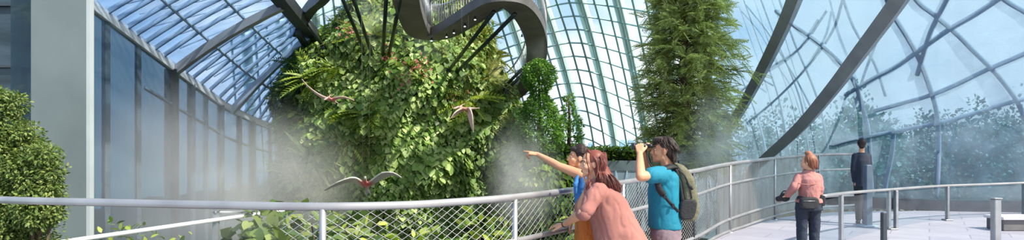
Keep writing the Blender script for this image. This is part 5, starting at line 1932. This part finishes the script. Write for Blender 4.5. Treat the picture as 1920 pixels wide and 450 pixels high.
mb = MB(); mb.ellipsoid(P(1471, 370, Yw + .17), (.075, .06, .062)); mb.capsule(P(1464, 372, Yw + .16), P(1459, 373, Yw + .16), .042, .038); o = mb.build('case', M['black_cloth'], cmr, remesh=.008, smooth_it=2); folds(o, .006, 14, 3)
mb = MB(); mb.tube(catmull([P(1464, 364, Yw + .14), P(1470, 358, Yw + .14), P(1478, 360, Yw + .14), P(1480, 368, Yw + .14)], 5), .008, 6); mb.build('wrist_loop', M['black'], cmr)

# --- the dim figure in the glass: a likely reflection, built as a solid person ----------------------------------------------
Yd = 12.6
dp = thing('person', 'figure in dark clothes by the slim column, a likely reflection in the misted glass built as a person', 'person', (P(1615.5, 0, Yd).x, Yd, 0))
fd = Vector((.35, .92, 0))
hd_ = P(1615.5, 270, Yd)
mb = MB()
head(mb, hd_, fd, UP, .95)
mb.chain([hd_ + Vector((0, -.02, -.07)), P(1615.5, 282, Yd), P(1615.5, 290, Yd)], [.05, .052, .06])
for sg in (-1, 1):
    s, e, w_ = P(1615.5 + sg * 12, 292, Yd), P(1615.5 + sg * 15, 318, Yd), P(1615.5 + sg * 13, 342, Yd + .1)
    mb.chain([s, e, w_], [.05, .04, .026])
    hand(mb, w_, Vector((0, .2, -.95)), Vector((sg, 0, 0)), sg, (.3, .35, .4, .4), .4)
    mb.chain([P(1615.5 + sg * 6, 345, Yd), P(1615.5 + sg * 6, 382, Yd), Vector((P(1615.5 + sg * 6, 0, Yd).x, Yd, .09))], [.08, .055, .042])
mb.loft(sil([(288, 1608.5, 1622.5, .08), (298, 1604.5, 1626.5, .11), (325, 1605.5, 1625.5, .11), (350, 1605.5, 1625.5, .12)], Yd, .1))
b5 = mb.build('body', M['skin'], dp, remesh=.008, smooth_it=3)
face_parts(b5, hd_, fd, UP, .95)
mb = MB()
mb.loft(sil([(286, 1608.5, 1622.5, .08), (291, 1603.5, 1627.5, .12), (302, 1601.5, 1629.5, .14), (325, 1603.5, 1627.5, .14), (350, 1602.5, 1628.5, .145)], Yd, .13))
for sg in (-1, 1):
    mb.chain([P(1615.5 + sg * 12, 293, Yd), P(1615.5 + sg * 15.5, 318, Yd), P(1615.5 + sg * 13.5, 339, Yd + .08)], [.068, .055, .045])
mb.build('jacket', M['navy'], dp, remesh=.012, smooth_it=3)
mb = MB()
mb.loft(sil([(343, 1604.5, 1626.5, .13), (356, 1604.5, 1626.5, .135)], Yd, .13))
for sg in (-1, 1):
    mb.chain([P(1615.5 + sg * 6, 352, Yd), P(1615.5 + sg * 6, 384, Yd), Vector((P(1615.5 + sg * 6, 0, Yd).x, Yd, .11))], [.09, .068, .055])
mb.build('trousers', M['black_cloth'], dp, remesh=.012, smooth_it=3)
for sg in (-1, 1):
    mb = MB(); shoe(mb, (P(1615.5 + sg * 6, 0, Yd).x, Yd), fd, .9); mb.build('shoe', M['shoe'], dp, remesh=.009, smooth_it=2)
mb = MB(); mb.ellipsoid(hd_ + Vector((-.01, -.025, .03)), (.085, .09, .094)); mb.ellipsoid(hd_ + Vector((-.02, -.05, -.03)), (.065, .05, .07)); mb.build('hair', M['hair_black'], dp, remesh=.010, smooth_it=2)
